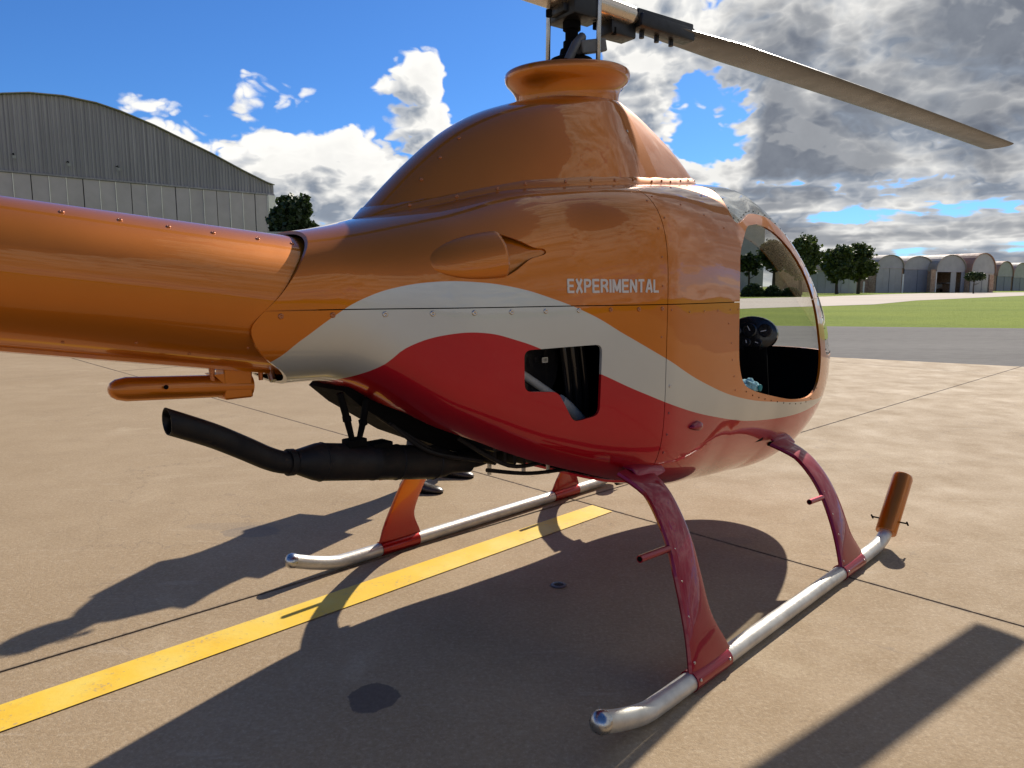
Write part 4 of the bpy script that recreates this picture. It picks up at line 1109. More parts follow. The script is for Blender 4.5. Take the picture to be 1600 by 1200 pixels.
for pl_, q_ in strokes:
    P_ = []
    for (a, b_), (c_, d_) in zip(pl_[:-1], pl_[1:]):
        for k in range(3): P_.append(Vector((a + (c_ - a) * k / 3, b_ + (d_ - b_) * k / 3)))
    P_.append(Vector(pl_[-1])); row = []
    for k, p in enumerate(P_):
        d = (P_[min(k + 1, len(P_) - 1)] - P_[max(k - 1, 0)]).normalized(); n = Vector((-d.y, d.x)) * (0.112 if abs(d.y) > 0.4 else 0.085)
        e_ = d * (0.06 if k == len(P_) - 1 else (-0.06 if k == 0 else 0)) * (1 if abs(d.x * d.y) < 0.05 else 0.3)
        pr_ = []
        for sg in (1, -1):
            u_ = p + e_ + n * sg; s_ = -0.830 + u_.x / tot * (0.830 - 0.470); z = 1.277 + u_.y * 0.0465
            pr_.append(bm.verts.new((s_, -(hullW(s_, z) + 0.0012 + 0.00035 * q_), z)))
        row.append(pr_)
    for a, b_ in zip(row[:-1], row[1:]): bm.faces.new((a[0], b_[0], b_[1], a[1]))
me = bpy.data.meshes.new('lettering'); bmesh.ops.recalc_face_normals(bm, faces=bm.faces[:]); bm.to_mesh(me); bm.free(); me.materials.append(M['text'])
o = bpy.data.objects.new('lettering', me); col.objects.link(o); o.parent = HELI

# legs, skids -------------------------------------------------------------
def leg(s0, side, mat, front=False):
    pts = [(0.858, 0.045), (0.832, 0.15), (0.795, 0.25), (0.752, 0.35), (0.716, 0.42), (0.663, 0.50), (0.590, 0.58), (0.485, 0.635)]
    if front: pts = [(0.858, 0.045), (0.832, 0.13), (0.800, 0.21), (0.760, 0.29), (0.716, 0.36), (0.657, 0.43), (0.575, 0.495), (0.460, 0.54)]
    P = smooth_path([Vector((0, a, b_)) for a, b_ in pts], 4); n = len(P); bm = bmesh.new(); rings = []
    for i, p in enumerate(P):
        t_ = i / (n - 1); d = (P[min(i + 1, n - 1)] - P[max(i - 1, 0)]).normalized(); nn = Vector((0, d.z, -d.y))
        r0 = s0 - 0.086 + 0.155 * t_ - 0.02 * t_ * t_                      # trailing edge
        ch = 0.158 - 0.030 * t_ + 0.105 * math.exp(-((t_) / 0.13) ** 2) ** 0.9
        if t_ > 0.86: ch += (t_ - 0.86) * 0.35; r0 -= (t_ - 0.86) * 0.25
        th = 0.0145
        ring = []
        for k in range(20):
            a = 2 * math.pi * k / 20; c, s_ = math.cos(a), math.sin(a)
            x = r0 + ch * (0.5 - 0.5 * c); prof_ = abs(s_) ** 0.42 * th
            q_ = p + nn * math.copysign(prof_, s_); ring.append((x, -side * q_.y if False else side * q_.y, q_.z))
        rings.append(ring)
    ringstrip(bm, rings)
    o = obj('leg', bm, mat, HELI, True)
    # clamp shoe on the skid
    bm = bmesh.new()
    tube([(s0 - 0.075, side * 0.853, 0.033), (s0 + 0.150, side * 0.853, 0.033)], 0.0355, 18, bm)
    obj('skid_clamp', bm, mat, HELI, True)
    for t_ in (0.10, 0.27, 0.42, 0.60, 0.78):
        p = P[int(t_ * (n - 1))]; screw((s0 - 0.070 + 0.145 * t_, side * (p.y + 0.010), p.z), (-0.6, side * 0.8, 0), 'midm')
    for x in (s0 - 0.06, s0 + 0.13): screw((x, side * 0.887, 0.045), (0, side, 0.2), 'midm')
    # step peg
    pz, pw = (0.420, 0.712) if not front else (0.335, 0.728)
    if side > 0: pz -= 0.0
    obj('peg', tube([(s0 + 0.06, side * pw, pz), (s0 - 0.165 + (0.02 if front else 0), side * (pw + 0.0), pz + 0.012)], [0.0125, 0.0125], 12), M['screwr'] if False else mat, HELI, True)
    bm = bmesh.new(); tube([(s0 - 0.1652 + (0.02 if front else 0), side * pw, pz + 0.012), (s0 - 0.1665 + (0.02 if front else 0), side * pw, pz + 0.012)], 0.009, 10, bm); obj('peg_bore', bm, M['black'], HELI)
for s0, fr in ((-0.615, False), (0.65, True)):
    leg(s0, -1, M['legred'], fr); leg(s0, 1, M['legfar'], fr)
for side in (-1, 1):
    y = side * 0.853
    pts = smooth_path([(-1.16, y, 0.105), (-1.06, y, 0.068), (-0.95, y, 0.038), (-0.86, y, 0.032), (-0.6, y, 0.032), (0.6, y, 0.032), (0.85, y, 0.032), (1.00, y, 0.034), (1.09, y, 0.044), (1.145, y, 0.064), (1.187, y, 0.100), (1.225, y, 0.144)], 6)
    obj('skid', tube(pts, 0.031, 20), M['alu'], HELI, True)
    bm = bmesh.new(); mt = Matrix.Translation((-1.155, y, 0.103)) @ Vector((-1, 0, 0.37)).to_track_quat('Z', 'X').to_matrix().to_4x4()
    lathe([(0.033, -0.012), (0.034, 0.004), (0.028, 0.018), (0.014, 0.027), (0.002, 0.030)], 18, bm=bm, mtx=mt); obj('end_cap', bm, M['steel'], HELI, True)
    a, b_ = Vector((1.165, y, 0.075)), Vector((1.385, y, 0.330)); dd = (b_ - a); ln_ = dd.length
    mt = Matrix.Translation(a) @ dd.to_track_quat('Z', 'X').to_matrix().to_4x4()
    w_ = obj('weight_tube', lathe([(0.036, 0.0), (0.0475, 0.0), (0.049, 0.004), (0.049, ln_ - 0.022), (0.044, ln_ - 0.007), (0.032, ln_), (0.004, ln_ + 0.002)], 26, mtx=mt), M['orange'], HELI, True)
    bm = bmesh.new()
    for sg in (-1, 1):
        tube([mt @ Vector((0, 0.045 * sg, 0.07)), mt @ Vector((0, 0.083 * sg, 0.07))], 0.004, 8, bm); tube([mt @ Vector((-.016, 0.083 * sg, 0.07)), mt @ Vector((.016, 0.083 * sg, 0.07))], 0.0045, 8, bm)
    obj('thumb_bolt', bm, M['black'], w_)
# cross tubes inside the fairings
for s_, z in ((-0.50, 0.64), (0.72, 0.55)): obj('cross_tube', tube([(s_, -0.44, z), (s_, 0.44, z)], 0.028, 14), M['black'], HELI, True)
# fairing shoes where the legs leave the body
for s_, z, y in ((-0.465, 0.640, 0.49), (0.79, 0.548, 0.44)):
    for side in (-1, 1):
        bm = bmesh.new(); rings = []
        for k, (dy, dz, a_, b2) in enumerate(((0.05, -0.020, 0.078, 0.010), (0.02, 0.004, 0.086, 0.014), (-0.03, 0.018, 0.10, 0.018), (-0.12, 0.02, 0.11, 0.024))):
            rings.append([(s_ + math.cos(a) * a_ * (1.15 if math.cos(a) > 0 else 0.95), side * (y + dy - math.sin(a) * b2 * 0.5), z + dz + math.sin(a) * b2) for a in (2 * math.pi * q / 20 for q in range(20))])
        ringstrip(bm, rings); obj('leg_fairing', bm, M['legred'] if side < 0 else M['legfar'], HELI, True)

# ---- inside: added seam light stops, bulkheads, cabin ------------------------------
for nm, pl in (('seam_light_stop', [((0.11, 0, 0), (1, 0, 0)), ((-1.60, 0, 0), (-1, 0, 0)), ((0, 0, ZSEAM + 0.02), (0, 0, 1)), ((0, 0, ZSEAM - 0.02), (0, 0, -1))]), ('seam_light_stop', [((SEAM - 0.02, 0, 0), (-1, 0, 0)), ((SEAM + 0.02, 0, 0), (1, 0, 0))])):
    bmf = hull_bm(-0.0130, 120, 20, 90); shell(nm, pl, [], [M['black']], thick=0.002, base=bmf)  # black strips added behind the panel seams to block light through the gaps
def section_plate(name, s_, k=0.965, zmin=None, zmax=None, mat='cabin', th=0.012):
    hw, zt, zw, zb, nu, nl = [float(q) for q in sec(s_)]
    pts = []
    for q in range(64):
        a = 2 * math.pi * q / 64; c, sn = math.cos(a), math.sin(a); n = nu if sn > 0 else nl
        y = math.copysign(abs(c) ** (2 / n), c) * hw * k; kk = math.copysign(abs(sn) ** (2 / n), sn) * k
        z = zw + (kk * (zt - zw) if kk > 0 else kk * (zw - zb))
        if zmin is not None: z = max(z, zmin)
        if zmax is not None: z = min(z, zmax)
        pts.append((y, z))
    bm = bmesh.new(); A = [bm.verts.new((s_, y, z)) for y, z in pts]; B = [bm.verts.new((s_ + th, y, z)) for y, z in pts]
    bm.faces.new(A); bm.faces.new(B[::-1])
    for i in range(len(A)): bm.faces.new((A[i - 1], B[i - 1], B[i], A[i]))
    return obj(name, bm, M[mat], HELI)
section_plate('firewall', 0.095)
section_plate('bulkhead', -1.42, 0.95, zmin=1.03)
# engine: block with cooling drum, belts and hoses, all black, seen through the cut-out and from below
eng = obj('engine', prism([(-1.47, 0.985), (-1.40, 0.925), (-1.21, 0.805), (-1.05, 0.735), (-0.94, 0.690), (-0.742, 0.650), (-0.40, 0.575), (-0.15, 0.53), (-0.02, 0.55), (-0.02, 1.15), (-0.9, 1.20), (-1.30, 1.08), (-1.44, 1.01)], -0.10, 0.10), M['black'], HELI)
bm = bmesh.new()
for s_, a, b_, z0, z1 in ((-0.97, -0.24, -0.09, 0.735, 0.85), (-0.80, -0.27, -0.09, 0.705, 0.83), (-0.60, -0.28, -0.09, 0.665, 0.78)): box(bm, s_, s_ + 0.13, a, b_, z0, z1)
for k in range(9): box(bm, -0.93 + k * 0.05, -0.915 + k * 0.05, -0.20, -0.13, 0.675 - 0.008 * k, 0.76)
bmesh.ops.bevel(bm, geom=bm.edges[:], offset=0.006, segments=1, affect='EDGES'); o = obj('cylinder_bank', bm, M['exhaust'], eng)
o = obj('drum', lathe([(0.02, 0), (0.145, 0), (0.15, 0.01), (0.15, 0.05), (0.12, 0.055), (0.02, 0.055)], 32, mtx=Matrix.Translation((-0.85, -0.24, 1.03)) @ Matrix.Rotation(R(90), 4, 'X')), M['gloss'], eng, True)
for s_, r_ in ((-0.72, 0.015), (-0.675, 0.020), (-0.625, 0.013)): obj('belt_tube', tube(smooth_path([(s_ + 0.0, -0.30, 1.24), (s_ + 0.01, -0.33, 1.05), (s_ + 0.05, -0.32, 0.86), (s_ + 0.07, -0.28, 0.74)], 5), r_, 10), M['gloss'], eng, True)
obj('hose', tube(smooth_path([(-1.00, -0.30, 1.055), (-0.93, -0.30, 1.020), (-0.877, -0.30, 0.993), (-0.786, -0.30, 0.942), (-0.72, -0.31, 0.90)], 5), 0.015, 12), M['hose'], eng, True)
obj('hose', tube(smooth_path([(-0.76, -0.35, 0.905), (-0.70, -0.345, 0.868), (-0.63, -0.34, 0.815)], 5), 0.022, 12), M['hose'], eng, True)
obj('data_plate', boxm(-0.806, -0.780, -0.312, -0.308, 1.037, 1.055), M['label'], eng)
for k in range(3): obj('data_mark', boxm(-0.802 + k * 0.007, -0.799 + k * 0.007, -0.3135, -0.3125, 1.040, 1.052), M['dial'], eng)
obj('drain', tube([(-0.33, -0.30, 0.60), (-0.33, -0.30, 0.515)], 0.007, 8), M['black'], eng)
obj('drain_nut', tube([(-0.35, -0.30, 0.523), (-0.31, -0.30, 0.519)], 0.013, 8), M['black'], eng)

# exhaust
EY = -0.10
mf = lathe([(0.034, -0.065), (0.036, -0.06), (0.055, 0.0), (0.057, 0.012), (0.057, 0.20), (0.0585, 0.203), (0.0585, 0.213), (0.057, 0.216), (0.057, 0.46), (0.050, 0.50), (0.036, 0.54), (0.035, 0.62)], 28,
           mtx=Matrix.Translation((-1.575, EY, 0.785)) @ Vector((0.985, 0, -0.175)).to_track_quat('Z', 'X').to_matrix().to_4x4())
mo = obj('muffler', mf, M['exhaust'], HELI, True)
pp = smooth_path([(-1.585, EY, 0.787), (-1.66, EY, 0.797), (-1.715, EY, 0.818), (-1.79, EY, 0.862), (-1.88, EY, 0.912), (-2.01, EY, 0.972)], 5)
bm = tube(pp, 0.0325, 24)
bmesh.ops.bisect_plane(bm, geom=bm.verts[:] + bm.edges[:] + bm.faces[:], plane_co=(-1.985, EY, 0.96), plane_no=(-0.98, 0, 0.0), clear_outer=True)
tp = obj('tail_pipe', bm, M['exhaust'], HELI, True)
so = tp.modifiers.new('s', 'SOLIDIFY'); so.thickness = 0.003; so.offset = -1
obj('header_pipe', tube(smooth_path([(-1.03, EY, 0.695), (-0.90, EY, 0.69), (-0.78, -0.06, 0.71), (-0.7, 0.05, 0.76)], 5), 0.035, 14), M['exhaust'], HELI, True)
obj('clamp', lathe([(0.034, -0.009), (0.039, -0.009), (0.039, 0.009), (0.034, 0.009)], 24, mtx=Matrix.Translation((-1.652, EY, 0.797)) @ Vector((0.99, 0, -0.1)).to_track_quat('Z', 'X').to_matrix().to_4x4(), cap=False), M['exhaust'], mo, True)
for a, b_, c_ in (((-1.50, EY - 0.03, 0.985), (-1.478, EY - 0.03, 0.905), (-1.455, EY - 0.02, 0.835)), ((-1.40, EY - 0.02, 0.955), (-1.415, EY - 0.02, 0.885), (-1.43, EY - 0.02, 0.835))):
    bm = bmesh.new(); tube([a, b_, c_], [0.011, 0.011, 0.009], 10, bm)
    bmesh.ops.create_icosphere(bm, subdivisions=1, radius=0.016, matrix=Matrix.Translation(b_)); obj('exhaust_strut', bm, M['black'], HELI, True)
obj('strut_bracket', rbox(-1.475, -1.41, EY - 0.035, EY + 0.01, 0.812, 0.838, 0.004), M['black'], mo)
obj('heat_tab', rbox(-1.385, -1.31, EY - 0.03, EY + 0.03, 0.792, 0.812, 0.004, mtx=Matrix.Identity(4)), M['black'], mo)

for x_ in (0.02, 0.30, 0.455): obj('weld_bead', lathe([(0.056, -0.003), (0.0592, 0.0), (0.056, 0.003)], 40, mtx=Matrix.Translation((-1.575, EY, 0.785)) @ Vector((0.985, 0, -0.175)).to_track_quat('Z', 'X').to_matrix().to_4x4() @ Matrix.Translation((0, 0, x_)), cap=False), M['exhaust'], mo, True)
for a_, b__, c__ in (((-1.30, -0.11, 0.86), (-1.18, -0.15, 0.76), (-0.98, -0.19, 0.70)), ((-1.10, -0.20, 0.80), (-0.92, -0.26, 0.685), (-0.70, -0.24, 0.66)), ((-0.95, -0.18, 0.66), (-0.75, -0.20, 0.615), (-0.50, -0.2, 0.59)), ((-1.38, -0.05, 0.93), (-1.22, -0.13, 0.80), (-1.12, -0.12, 0.74))):
    obj('hose_line', tube(smooth_path([a_, b__, c__], 6), 0.0075, 8), M['exhaust'], HELI, True)
for s_, z_ in ((-0.88, 0.655), (-0.70, 0.62), (-0.56, 0.60)):
    obj('sump_bolt', tube([(s_, -0.12, z_ + 0.03), (s_, -0.12, z_ - 0.035)], 0.008, 8), M['steel'], HELI)
# tubular bracket hung under the boom
bm = bmesh.new()
tube([(-2.085, 0, 1.040), (-2.080, 0, 1.040), (-2.068, 0, 1.040), (-2.045, 0, 1.039), (-1.715, 0, 1.018)], [0.008, 0.018, 0.026, 0.0315, 0.0315], 24, bm)
br = obj('skid_bumper', bm, M['orange'], HELI, True)
obj('mount', rbox(-1.80, -1.718, -0.030, 0.030, 0.986, 1.085, 0.006), M['orange'], br)
bm = bmesh.new(); vs = [bm.verts.new(p) for p in ((-1.83, -0.03, 1.06), (-1.80, -0.03, 1.06), (-1.80, -0.03, 1.03), (-1.83, 0.03, 1.06), (-1.80, 0.03, 1.06), (-1.80, 0.03, 1.03))]
for f in ((0, 2, 1), (3, 4, 5), (0, 1, 4, 3), (0, 3, 5, 2), (1, 2, 5, 4)): bm.faces.new([vs[i] for i in f])
obj('gusset', bm, M['orange'], br)
obj('bore_plug', lathe([(0.006, 0), (0.006, 0.003), (0.001, 0.003)], 12, mtx=Matrix.Translation((-1.96, -0.0395, 1.04)) @ Matrix.Rotation(R(90), 4, 'X')), M['black'], br)
for s_ in (-1.83, -1.69): obj('stud', tube([(s_, -0.02, 1.09), (s_, -0.02, 1.032)], [0.009, 0.006], 10), M['screwo'], br)
obj('tail_bolt', tube([(-1.665, -0.03, 1.06), (-1.668, -0.05, 1.03)], [0.012, 0.010], 10), M['steel'], HELI)

# cabin: instrument pod, binnacle rim, sill cloth, stick
pod = obj('instrument_pod', lathe([(0.02, -0.20), (0.10, -0.18), (0.145, -0.10), (0.15, 0.0), (0.145, 0.03), (0.13, 0.035)], 28, mtx=Matrix.Translation((1.19, -0.085, 1.035)) @ Vector((-0.93, -0.35, 0.12)).to_track_quat('Z', 'Y').to_matrix().to_4x4() @ Matrix.Diagonal((0.92, 0.66, 0.8, 1))), M['gloss'], HELI, True)
dm = Matrix.Translation((1.19, -0.085, 1.035)) @ Vector((-0.93, -0.35, 0.12)).to_track_quat('Z', 'Y').to_matrix().to_4x4()
for dx, dy, r_ in ((0.072, 0.018, 0.038), (-0.012, 0.018, 0.038), (-0.085, 0.012, 0.028), (0.035, -0.052, 0.022), (-0.025, -0.052, 0.022)):
    g_ = obj('gauge', lathe([(r_, 0.030), (r_, 0.046), (r_ * 0.86, 0.047), (r_ * 0.84, 0.040), (0.001, 0.040)], 24, mtx=dm @ Matrix.Translation((dx, dy, 0))), M['gloss'], pod, True)
    obj('needle', boxm(-0.002, 0.002, -0.1 * r_, r_ * 0.7, 0.0405, 0.042, mtx=dm @ Matrix.Translation((dx, dy, 0)) @ Matrix.Rotation(R(40 + dx * 900), 4, 'Z')), M['needle'], g_)
obj('pod_stalk', tube([(1.21, -0.08, 0.98), (1.32, -0.04, 0.55)], [0.075, 0.10], 16), M['cabin'], HELI, True)
obj('control_stick', tube(smooth_path([(0.75, -0.28, 0.50), (0.80, -0.27, 0.68), (0.83, -0.25, 0.80)], 4), [0.013] * 9, 10), M['gloss'], HELI, True)
obj('pedal_bar', tube([(1.32, -0.34, 0.66), (1.10, -0.10, 0.66)], 0.007, 8), M['steel'], HELI, True)
for y in (-0.25, 0.25):
    st = obj('seat', rbox(0.13, 0.62, y - 0.21, y + 0.21, 0.56, 0.66, 0.03, 3), M['black'], HELI, True)
    obj('seat_back', rbox(-0.03, 0.06, -0.20, 0.20, 0, 0.50, 0.03, 3, mtx=Matrix.Translation((0.17, y, 0.64)) @ Matrix.Rotation(R(-8), 4, 'Y')), M['black'], st, True)

# cleaning cloth stuffed by the sill
bm = bmesh.new(); bmesh.ops.create_icosphere(bm, subdivisions=4, radius=1.0)
for v in bm.verts:
    n = mnoise.noise(v.co * 2.3) * 0.35 + mnoise.noise(v.co * 6) * 0.12
    v.co = Vector((v.co.x * 0.062, v.co.y * 0.035, v.co.z * 0.030)) * (1 + n)
cl = obj('cloth', bm, M['cloth'], None, True); cw = HELI.matrix_basis if False else None
pl = Matrix.Translation(HELI.location) @ Matrix.Rotation(R(45.4), 4, 'Z') @ Vector((0.345, -0.50, 0.862))
cl.location = pl; cl.rotation_euler = (0, R(14), R(45.4)); tag(cl, 'crumpled pale blue cloth lying on the door sill inside the cabin', 'cloth')
tl = obj('cloth_patch', lathe([(0.001, 0.0), (0.016, 0.0), (0.015, 0.006), (0.001, 0.008)], 12, mtx=Matrix.Translation((0.03, -0.034, 0.0)) @ Matrix.Rotation(R(90), 4, 'X')), M['teal'], cl)

# ---- rotor ---------------------------------------------------------------
MX = -0.30
mast = obj('rotor_mast', lathe([(0.034, 2.0), (0.034, 2.27), (0.026, 2.275), (0.026, 2.31), (0.036, 2.315), (0.036, 2.42), (0.03, 2.43), (0.03, 2.50)], 24, mtx=Matrix.Translation((MX, 0, 0))), M['black'], HELI, True)
sw = obj('swashplate', lathe([(0.05, 2.06), (0.10, 2.07), (0.105, 2.10), (0.10, 2.16), (0.085, 2.20), (0.05, 2.215), (0.045, 2.24), (0.03, 2.245)], 28, mtx=Matrix.Translation((MX, 0, 0))), M['black'], HELI, True)
BD = Vector((0.985, -0.175, 0.0)).normalized()                              # blade direction, forward and to starboard
BN = Vector((-BD.y, BD.x, 0))
BM4 = Matrix(((BD.x, BN.x, 0, MX), (BD.y, BN.y, 0, 0), (0, 0, 1, 0), (0, 0, 0, 1)))
obj('swash_arm', rbox(-0.055, 0.105, -0.10, -0.055, 2.215, 2.265, 0.006, mtx=Matrix.Translation((MX, 0, 0)) @ Matrix.Translation((0.02, 0, 2.24)) @ Matrix.Rotation(R(-16), 4, 'Y') @ Matrix.Translation((-0.02, 0, -2.24))), M['grey'], sw)
obj('scissor_link', tube([(MX - 0.09, -0.06, 2.17), (MX - 0.07, -0.08, 2.23), (MX - 0.02, -0.07, 2.27)], 0.018, 10), M['grey'], sw, True)
for x, y in ((-0.375, 0.06), (-0.255, -0.10), (-0.20, 0.10)):
    pr = obj('push_rod', tube([(x, y, 2.13), (x, y, 2.17), (x, y, 2.175), (x + 0.004, y, 2.50)], [0.005, 0.006, 0.0095, 0.0095], 12), M['steel'], HELI, True)
    bm = bmesh.new(); bmesh.ops.create_icosphere(bm, subdivisions=2, radius=0.013, matrix=Matrix.Translation((x, y, 2.128))); obj('rod_end', bm, M['black'], pr, True)
hubz = 2.405
hub = obj('rotor_hub', rbox(-0.33, 0.31, -0.078, 0.078, hubz - 0.014, hubz + 0.060, 0.035, 4, mtx=BM4 @ Matrix.Translation((0, 0, hubz)) @ Matrix.Rotation(R(2.2), 4, 'Y') @ Matrix.Translation((0, 0, -hubz))), M['head'], HELI, True)
obj('hub_plate', rbox(-0.08, 0.12, -0.045, 0.045, hubz - 0.045, hubz - 0.010, 0.006, 2, mtx=BM4), M['grip'], hub, True)
obj('teeter_block', rbox(-0.06, 0.06, -0.09, 0.09, hubz - 0.06, hubz + 0.07, 0.01, 2, mtx=BM4), M['grip'], hub, True)
for x in (-0.14, 0.10, 0.20): obj('hub_bolt', tube([BM4 @ Vector((x, -0.03, hubz - 0.05)), BM4 @ Vector((x, -0.03, hubz - 0.075))], 0.012, 8), M['black'], hub)
def blade(sgn):
    # root near the grip, thin tapered twist-free aerofoil with a slight droop
    bm = bmesh.new(); rings = []
    for i in range(29):
        t_ = i / 28; r_ = 0.30 + t_ * (3.90 - 0.30); z = hubz + 0.003 + (-0.020 * r_ - 0.0036 * r_ * r_ if sgn > 0 else 0.09 + 0.07 * r_ - 0.012 * r_ * r_)
        ch = 0.185 * min(1, 0.58 + t_ * 2.4) ; th = 0.024 * (0.9 if t_ > 0.1 else 1.3 - 4 * t_ * 1.0)
        pit = R(7.5 - 4 * t_) * 1
        ring = []
        for k in range(22):
            a = 2 * math.pi * k / 22; c, s_ = math.cos(a), math.sin(a)
            x = ch * (0.5 * c + 0.12); h = th * 0.5 * s_ * (0.45 + 0.55 * (0.5 + 0.5 * c)) * 1.5
            x2 = x * math.cos(pit) - h * math.sin(pit); h2 = x * math.sin(pit) + h * math.cos(pit)
            ring.append(BM4 @ Vector((sgn * r_, -sgn * x2, z + h2)))
        rings.append(ring)
    ringstrip(bm, rings); b2 = obj('rotor_blade', bm, M['blade'], HELI, True)
    m2 = Matrix.Translation((0, 0, 0 if sgn > 0 else 0.11)) @ BM4 @ Matrix.Diagonal((sgn, sgn, 1, 1))
    obj('blade_grip', rbox(0.27, 0.60, -0.085, -0.010, hubz - 0.030, hubz + 0.028, 0.012, 2, mtx=m2 @ Matrix.Rotation(R(0.9), 4, 'Y')), M['grip'], HELI, True)
    obj('grip_cap', rbox(0.30, 0.64, -0.07, -0.03, hubz - 0.002, hubz + 0.040, 0.006, 2, mtx=m2), M['grip'], b2, True)
    obj('grip_block', rbox(0.18, 0.32, -0.04, 0.05, hubz - 0.075, hubz - 0.012, 0.008, 2, mtx=m2), M['grip'], b2, True)
    for x in (0.36, 0.45, 0.54): obj('grip_bolt', tube([m2 @ Vector((x, -0.03, hubz - 0.02)), m2 @ Vector((x, -0.03, hubz - 0.062))], 0.011, 8), M['grip'], b2)
    return b2
blade(1); blade(-1)

# ------------------------------------------------------------------ person behind the machine
def skin_mesh(name, verts, edges, radii, mat, sub=2, root=0):
    me = bpy.data.meshes.new(name); me.from_pydata([Vector(v) for v in verts], edges, []); o = bpy.data.objects.new(name, me); col.objects.link(o)
    sk = o.modifiers.new('k', 'SKIN'); sk.use_smooth_shade = True
    for i, r_ in enumerate(radii):
        rr = r_ if hasattr(r_, '__len__') else (r_, r_); me.skin_vertices[0].data[i].radius = rr; me.skin_vertices[0].data[i].use_root = (i == root)
    su = o.modifiers.new('u', 'SUBSURF'); su.levels = sub; su.render_levels = sub
    bpy.context.view_layer.update(); res = bpy.data.meshes.new_from_object(o.evaluated_get(bpy.context.evaluated_depsgraph_get()))
    bpy.data.objects.remove(o); res.name = name
    res.materials.clear(); res.materials.append(mat)
    for p in res.polygons: p.use_smooth = True
    return res
f1, f2 = gnd(690, 771), gnd(738, 747)
mid = (f1 + f2) / 2
fz = R(-62)                                                                  # facing, world angle of the +x axis
pe = empty('person', (mid.x - 0.10, mid.y + 0.05, 0.0), R(-14))
tag(pe, 'person in dark trousers and brown shoes standing behind the helicopter, mostly hidden by it', 'person')
inv = (Matrix.Translation(pe.location) @ Matrix.Rotation(R(-14), 4, 'Z')).inverted()
a1, a2 = inv @ f1, inv @ f2                                                  # toes, local (x = facing)
A1, A2 = Vector((a1.x - 0.20, a1.y, 0.09)), Vector((a2.x - 0.20, a2.y, 0.09))
hipz = 0.98
hc_ = Vector((-0.08, 0, hipz)); side1 = 1 if A1.y > A2.y else -1
h1, h2 = hc_ + Vector((0, 0.10 * side1, -0.04)), hc_ + Vector((0, -0.10 * side1, -0.04))
k1 = h1.lerp(A1, 0.52) + Vector((0.045, 0, 0)); k2 = h2.lerp(A2, 0.52) + Vector((0.045, 0, 0))
shz = 1.53
V = [hc_, hc_ + Vector((0.0, 0, 0.20)), hc_ + Vector((0.0, 0, 0.40)), Vector((-0.08, 0, shz)), Vector((-0.07, 0, shz + 0.09)), Vector((-0.05, 0, shz + 0.17)), Vector((-0.035, 0, shz + 0.26)), Vector((-0.045, 0, shz + 0.33)),
     h1, k1, A1, h2, k2, A2,
     Vector((-0.08, 0.19, shz - 0.03)), Vector((-0.10, 0.25, shz - 0.30)), Vector((-0.03, 0.26, shz - 0.54)),
     Vector((-0.08, -0.19, shz - 0.03)), Vector((-0.10, -0.25, shz - 0.30)), Vector((-0.03, -0.26, shz - 0.54)),
     Vector((-0.02, 0.26, shz - 0.61)), Vector((-0.02, -0.26, shz - 0.61))]
E_ = [(0, 1), (1, 2), (2, 3), (3, 4), (4, 5), (5, 6), (6, 7), (0, 8), (8, 9), (9, 10), (0, 11), (11, 12), (12, 13), (3, 14), (14, 15), (15, 16), (3, 17), (17, 18), (18, 19), (16, 20), (19, 21)]
Rr = [(.175, .15), (.18, .16), (.18, .15), (.13, .10), .055, .075, .095, .07, .09, .06, .042, .09, .06, .042, .06, .042, .030, .06, .042, .030, .032, .032]
o = obj('body', skin_mesh('body', V, E_, Rr, M['skin']), None, pe)
grow = lambda idx, ext, mat, nm: obj(nm, skin_mesh(nm, [V[i] for i in idx], [(idx.index(a), idx.index(b_)) for a, b_ in E_ if a in idx and b_ in idx], [tuple(q * 1.22 + ext for q in (Rr[i] if hasattr(Rr[i], '__len__') else (Rr[i], Rr[i]))) for i in idx], M[mat]), None, pe)
grow([0, 8, 9, 10, 11, 12, 13], 0.018, 'trouser', 'trousers')
grow([1, 0, 2, 3, 14, 15, 17, 18], 0.014, 'shirt', 'shirt')
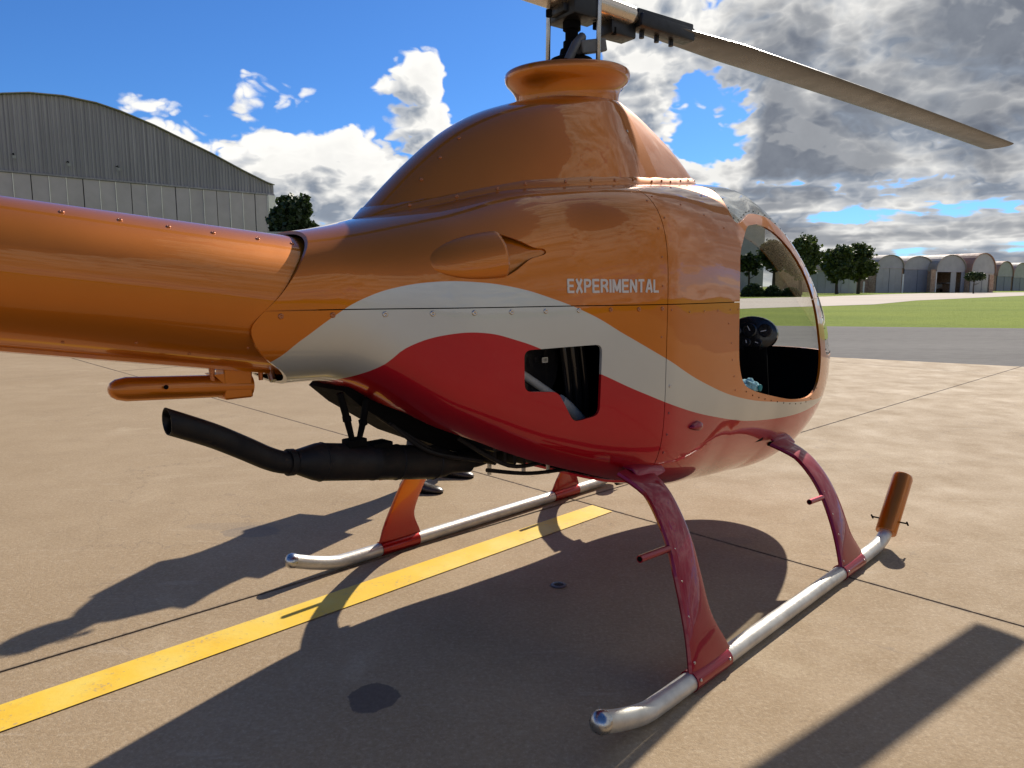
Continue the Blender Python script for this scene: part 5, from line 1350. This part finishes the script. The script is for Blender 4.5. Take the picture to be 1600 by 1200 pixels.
# head details
hd = Vector((-0.035, 0, shz + 0.25))
bm = bmesh.new(); bmesh.ops.create_icosphere(bm, subdivisions=3, radius=1.0)
for v in bm.verts:
    v.co = hd + Vector((v.co.x * 0.102 - 0.012, v.co.y * 0.084, v.co.z * 0.118 + 0.02))
bmesh.ops.bisect_plane(bm, geom=bm.verts[:] + bm.edges[:] + bm.faces[:], plane_co=hd + Vector((0.02, 0, 0.03)), plane_no=(0.75, 0, -0.66), clear_outer=True)
obj('hair', bm, M['hair'], pe, True)
obj('nose', tube([hd + Vector((0.085, 0, 0.02)), hd + Vector((0.108, 0, -0.022)), hd + Vector((0.09, 0, -0.035))], [0.008, 0.014, 0.009], 8), M['skin'], pe, True)
for sd_ in (-1, 1):
    obj('eye', lathe([(0.001, -.01), (0.009, -.004), (0.011, 0), (0.001, .008)], 10, mtx=Matrix.Translation(hd + Vector((0.083, 0.032 * sd_, 0.015)))), M['label'], pe, True)
    obj('ear', lathe([(0.001, -.01), (0.02, -.006), (0.024, 0.004), (0.001, .008)], 12, mtx=Matrix.Translation(hd + Vector((-0.005, 0.088 * sd_, -0.005))) @ Matrix.Rotation(R(90), 4, 'X')), M['skin'], pe, True)
    hp = Vector((-0.02, 0.26 * sd_, shz - 0.63))
    for k in range(4):
        a = hp + Vector((0.028 - 0.018 * k, 0.0, 0.0)); obj('finger', tube(smooth_path([a, a + Vector((0.004, 0.002 * sd_, -0.042)), a + Vector((0.006, -0.014 * sd_, -0.080 + 0.006 * abs(k - 1.3)))], 3), 0.0088, 8), M['skin'], pe, True)
    a = hp + Vector((0.022, -0.008 * sd_, 0.03)); obj('thumb', tube([a, a + Vector((0.025, -0.012 * sd_, -0.022)), a + Vector((0.030, -0.018 * sd_, -0.052))], [0.012, 0.010, 0.008], 8), M['skin'], pe, True)
for A_, toe in ((A1, a1), (A2, a2)):
    bm = bmesh.new(); rings = []
    L_ = 0.285; x0 = toe.x - L_ + 0.01
    for x, wd, h in ((0.0, 0.030, 0.055), (0.02, 0.038, 0.085), (0.08, 0.040, 0.10), (0.14, 0.042, 0.075), (0.19, 0.048, 0.055), (0.24, 0.045, 0.045), (0.272, 0.032, 0.034), (0.285, 0.014, 0.022)):
        rings.append([Vector((x0 + x, toe.y + math.cos(a) * wd, max(0.012, h * 0.5 + math.sin(a) * h * 0.5))) for a in (2 * math.pi * q / 18 for q in range(18))])
    ringstrip(bm, rings); sh_ = obj('shoe', bm, M['shoe'], pe, True)
    bm = bmesh.new(); ring = [(x0 + L_ * (0.5 - 0.5 * math.cos(a)) * 1.01 - 0.003, toe.y + math.sin(a) * 0.048 * (0.82 + 0.2 * (0.5 - 0.5 * math.cos(a)))) for a in (2 * math.pi * q / 28 for q in range(28))]
    ringstrip(bm, [[(x, y, 0.001) for x, y in ring], [(x, y, 0.018) for x, y in ring]]); obj('sole', bm, M['black'], sh_)
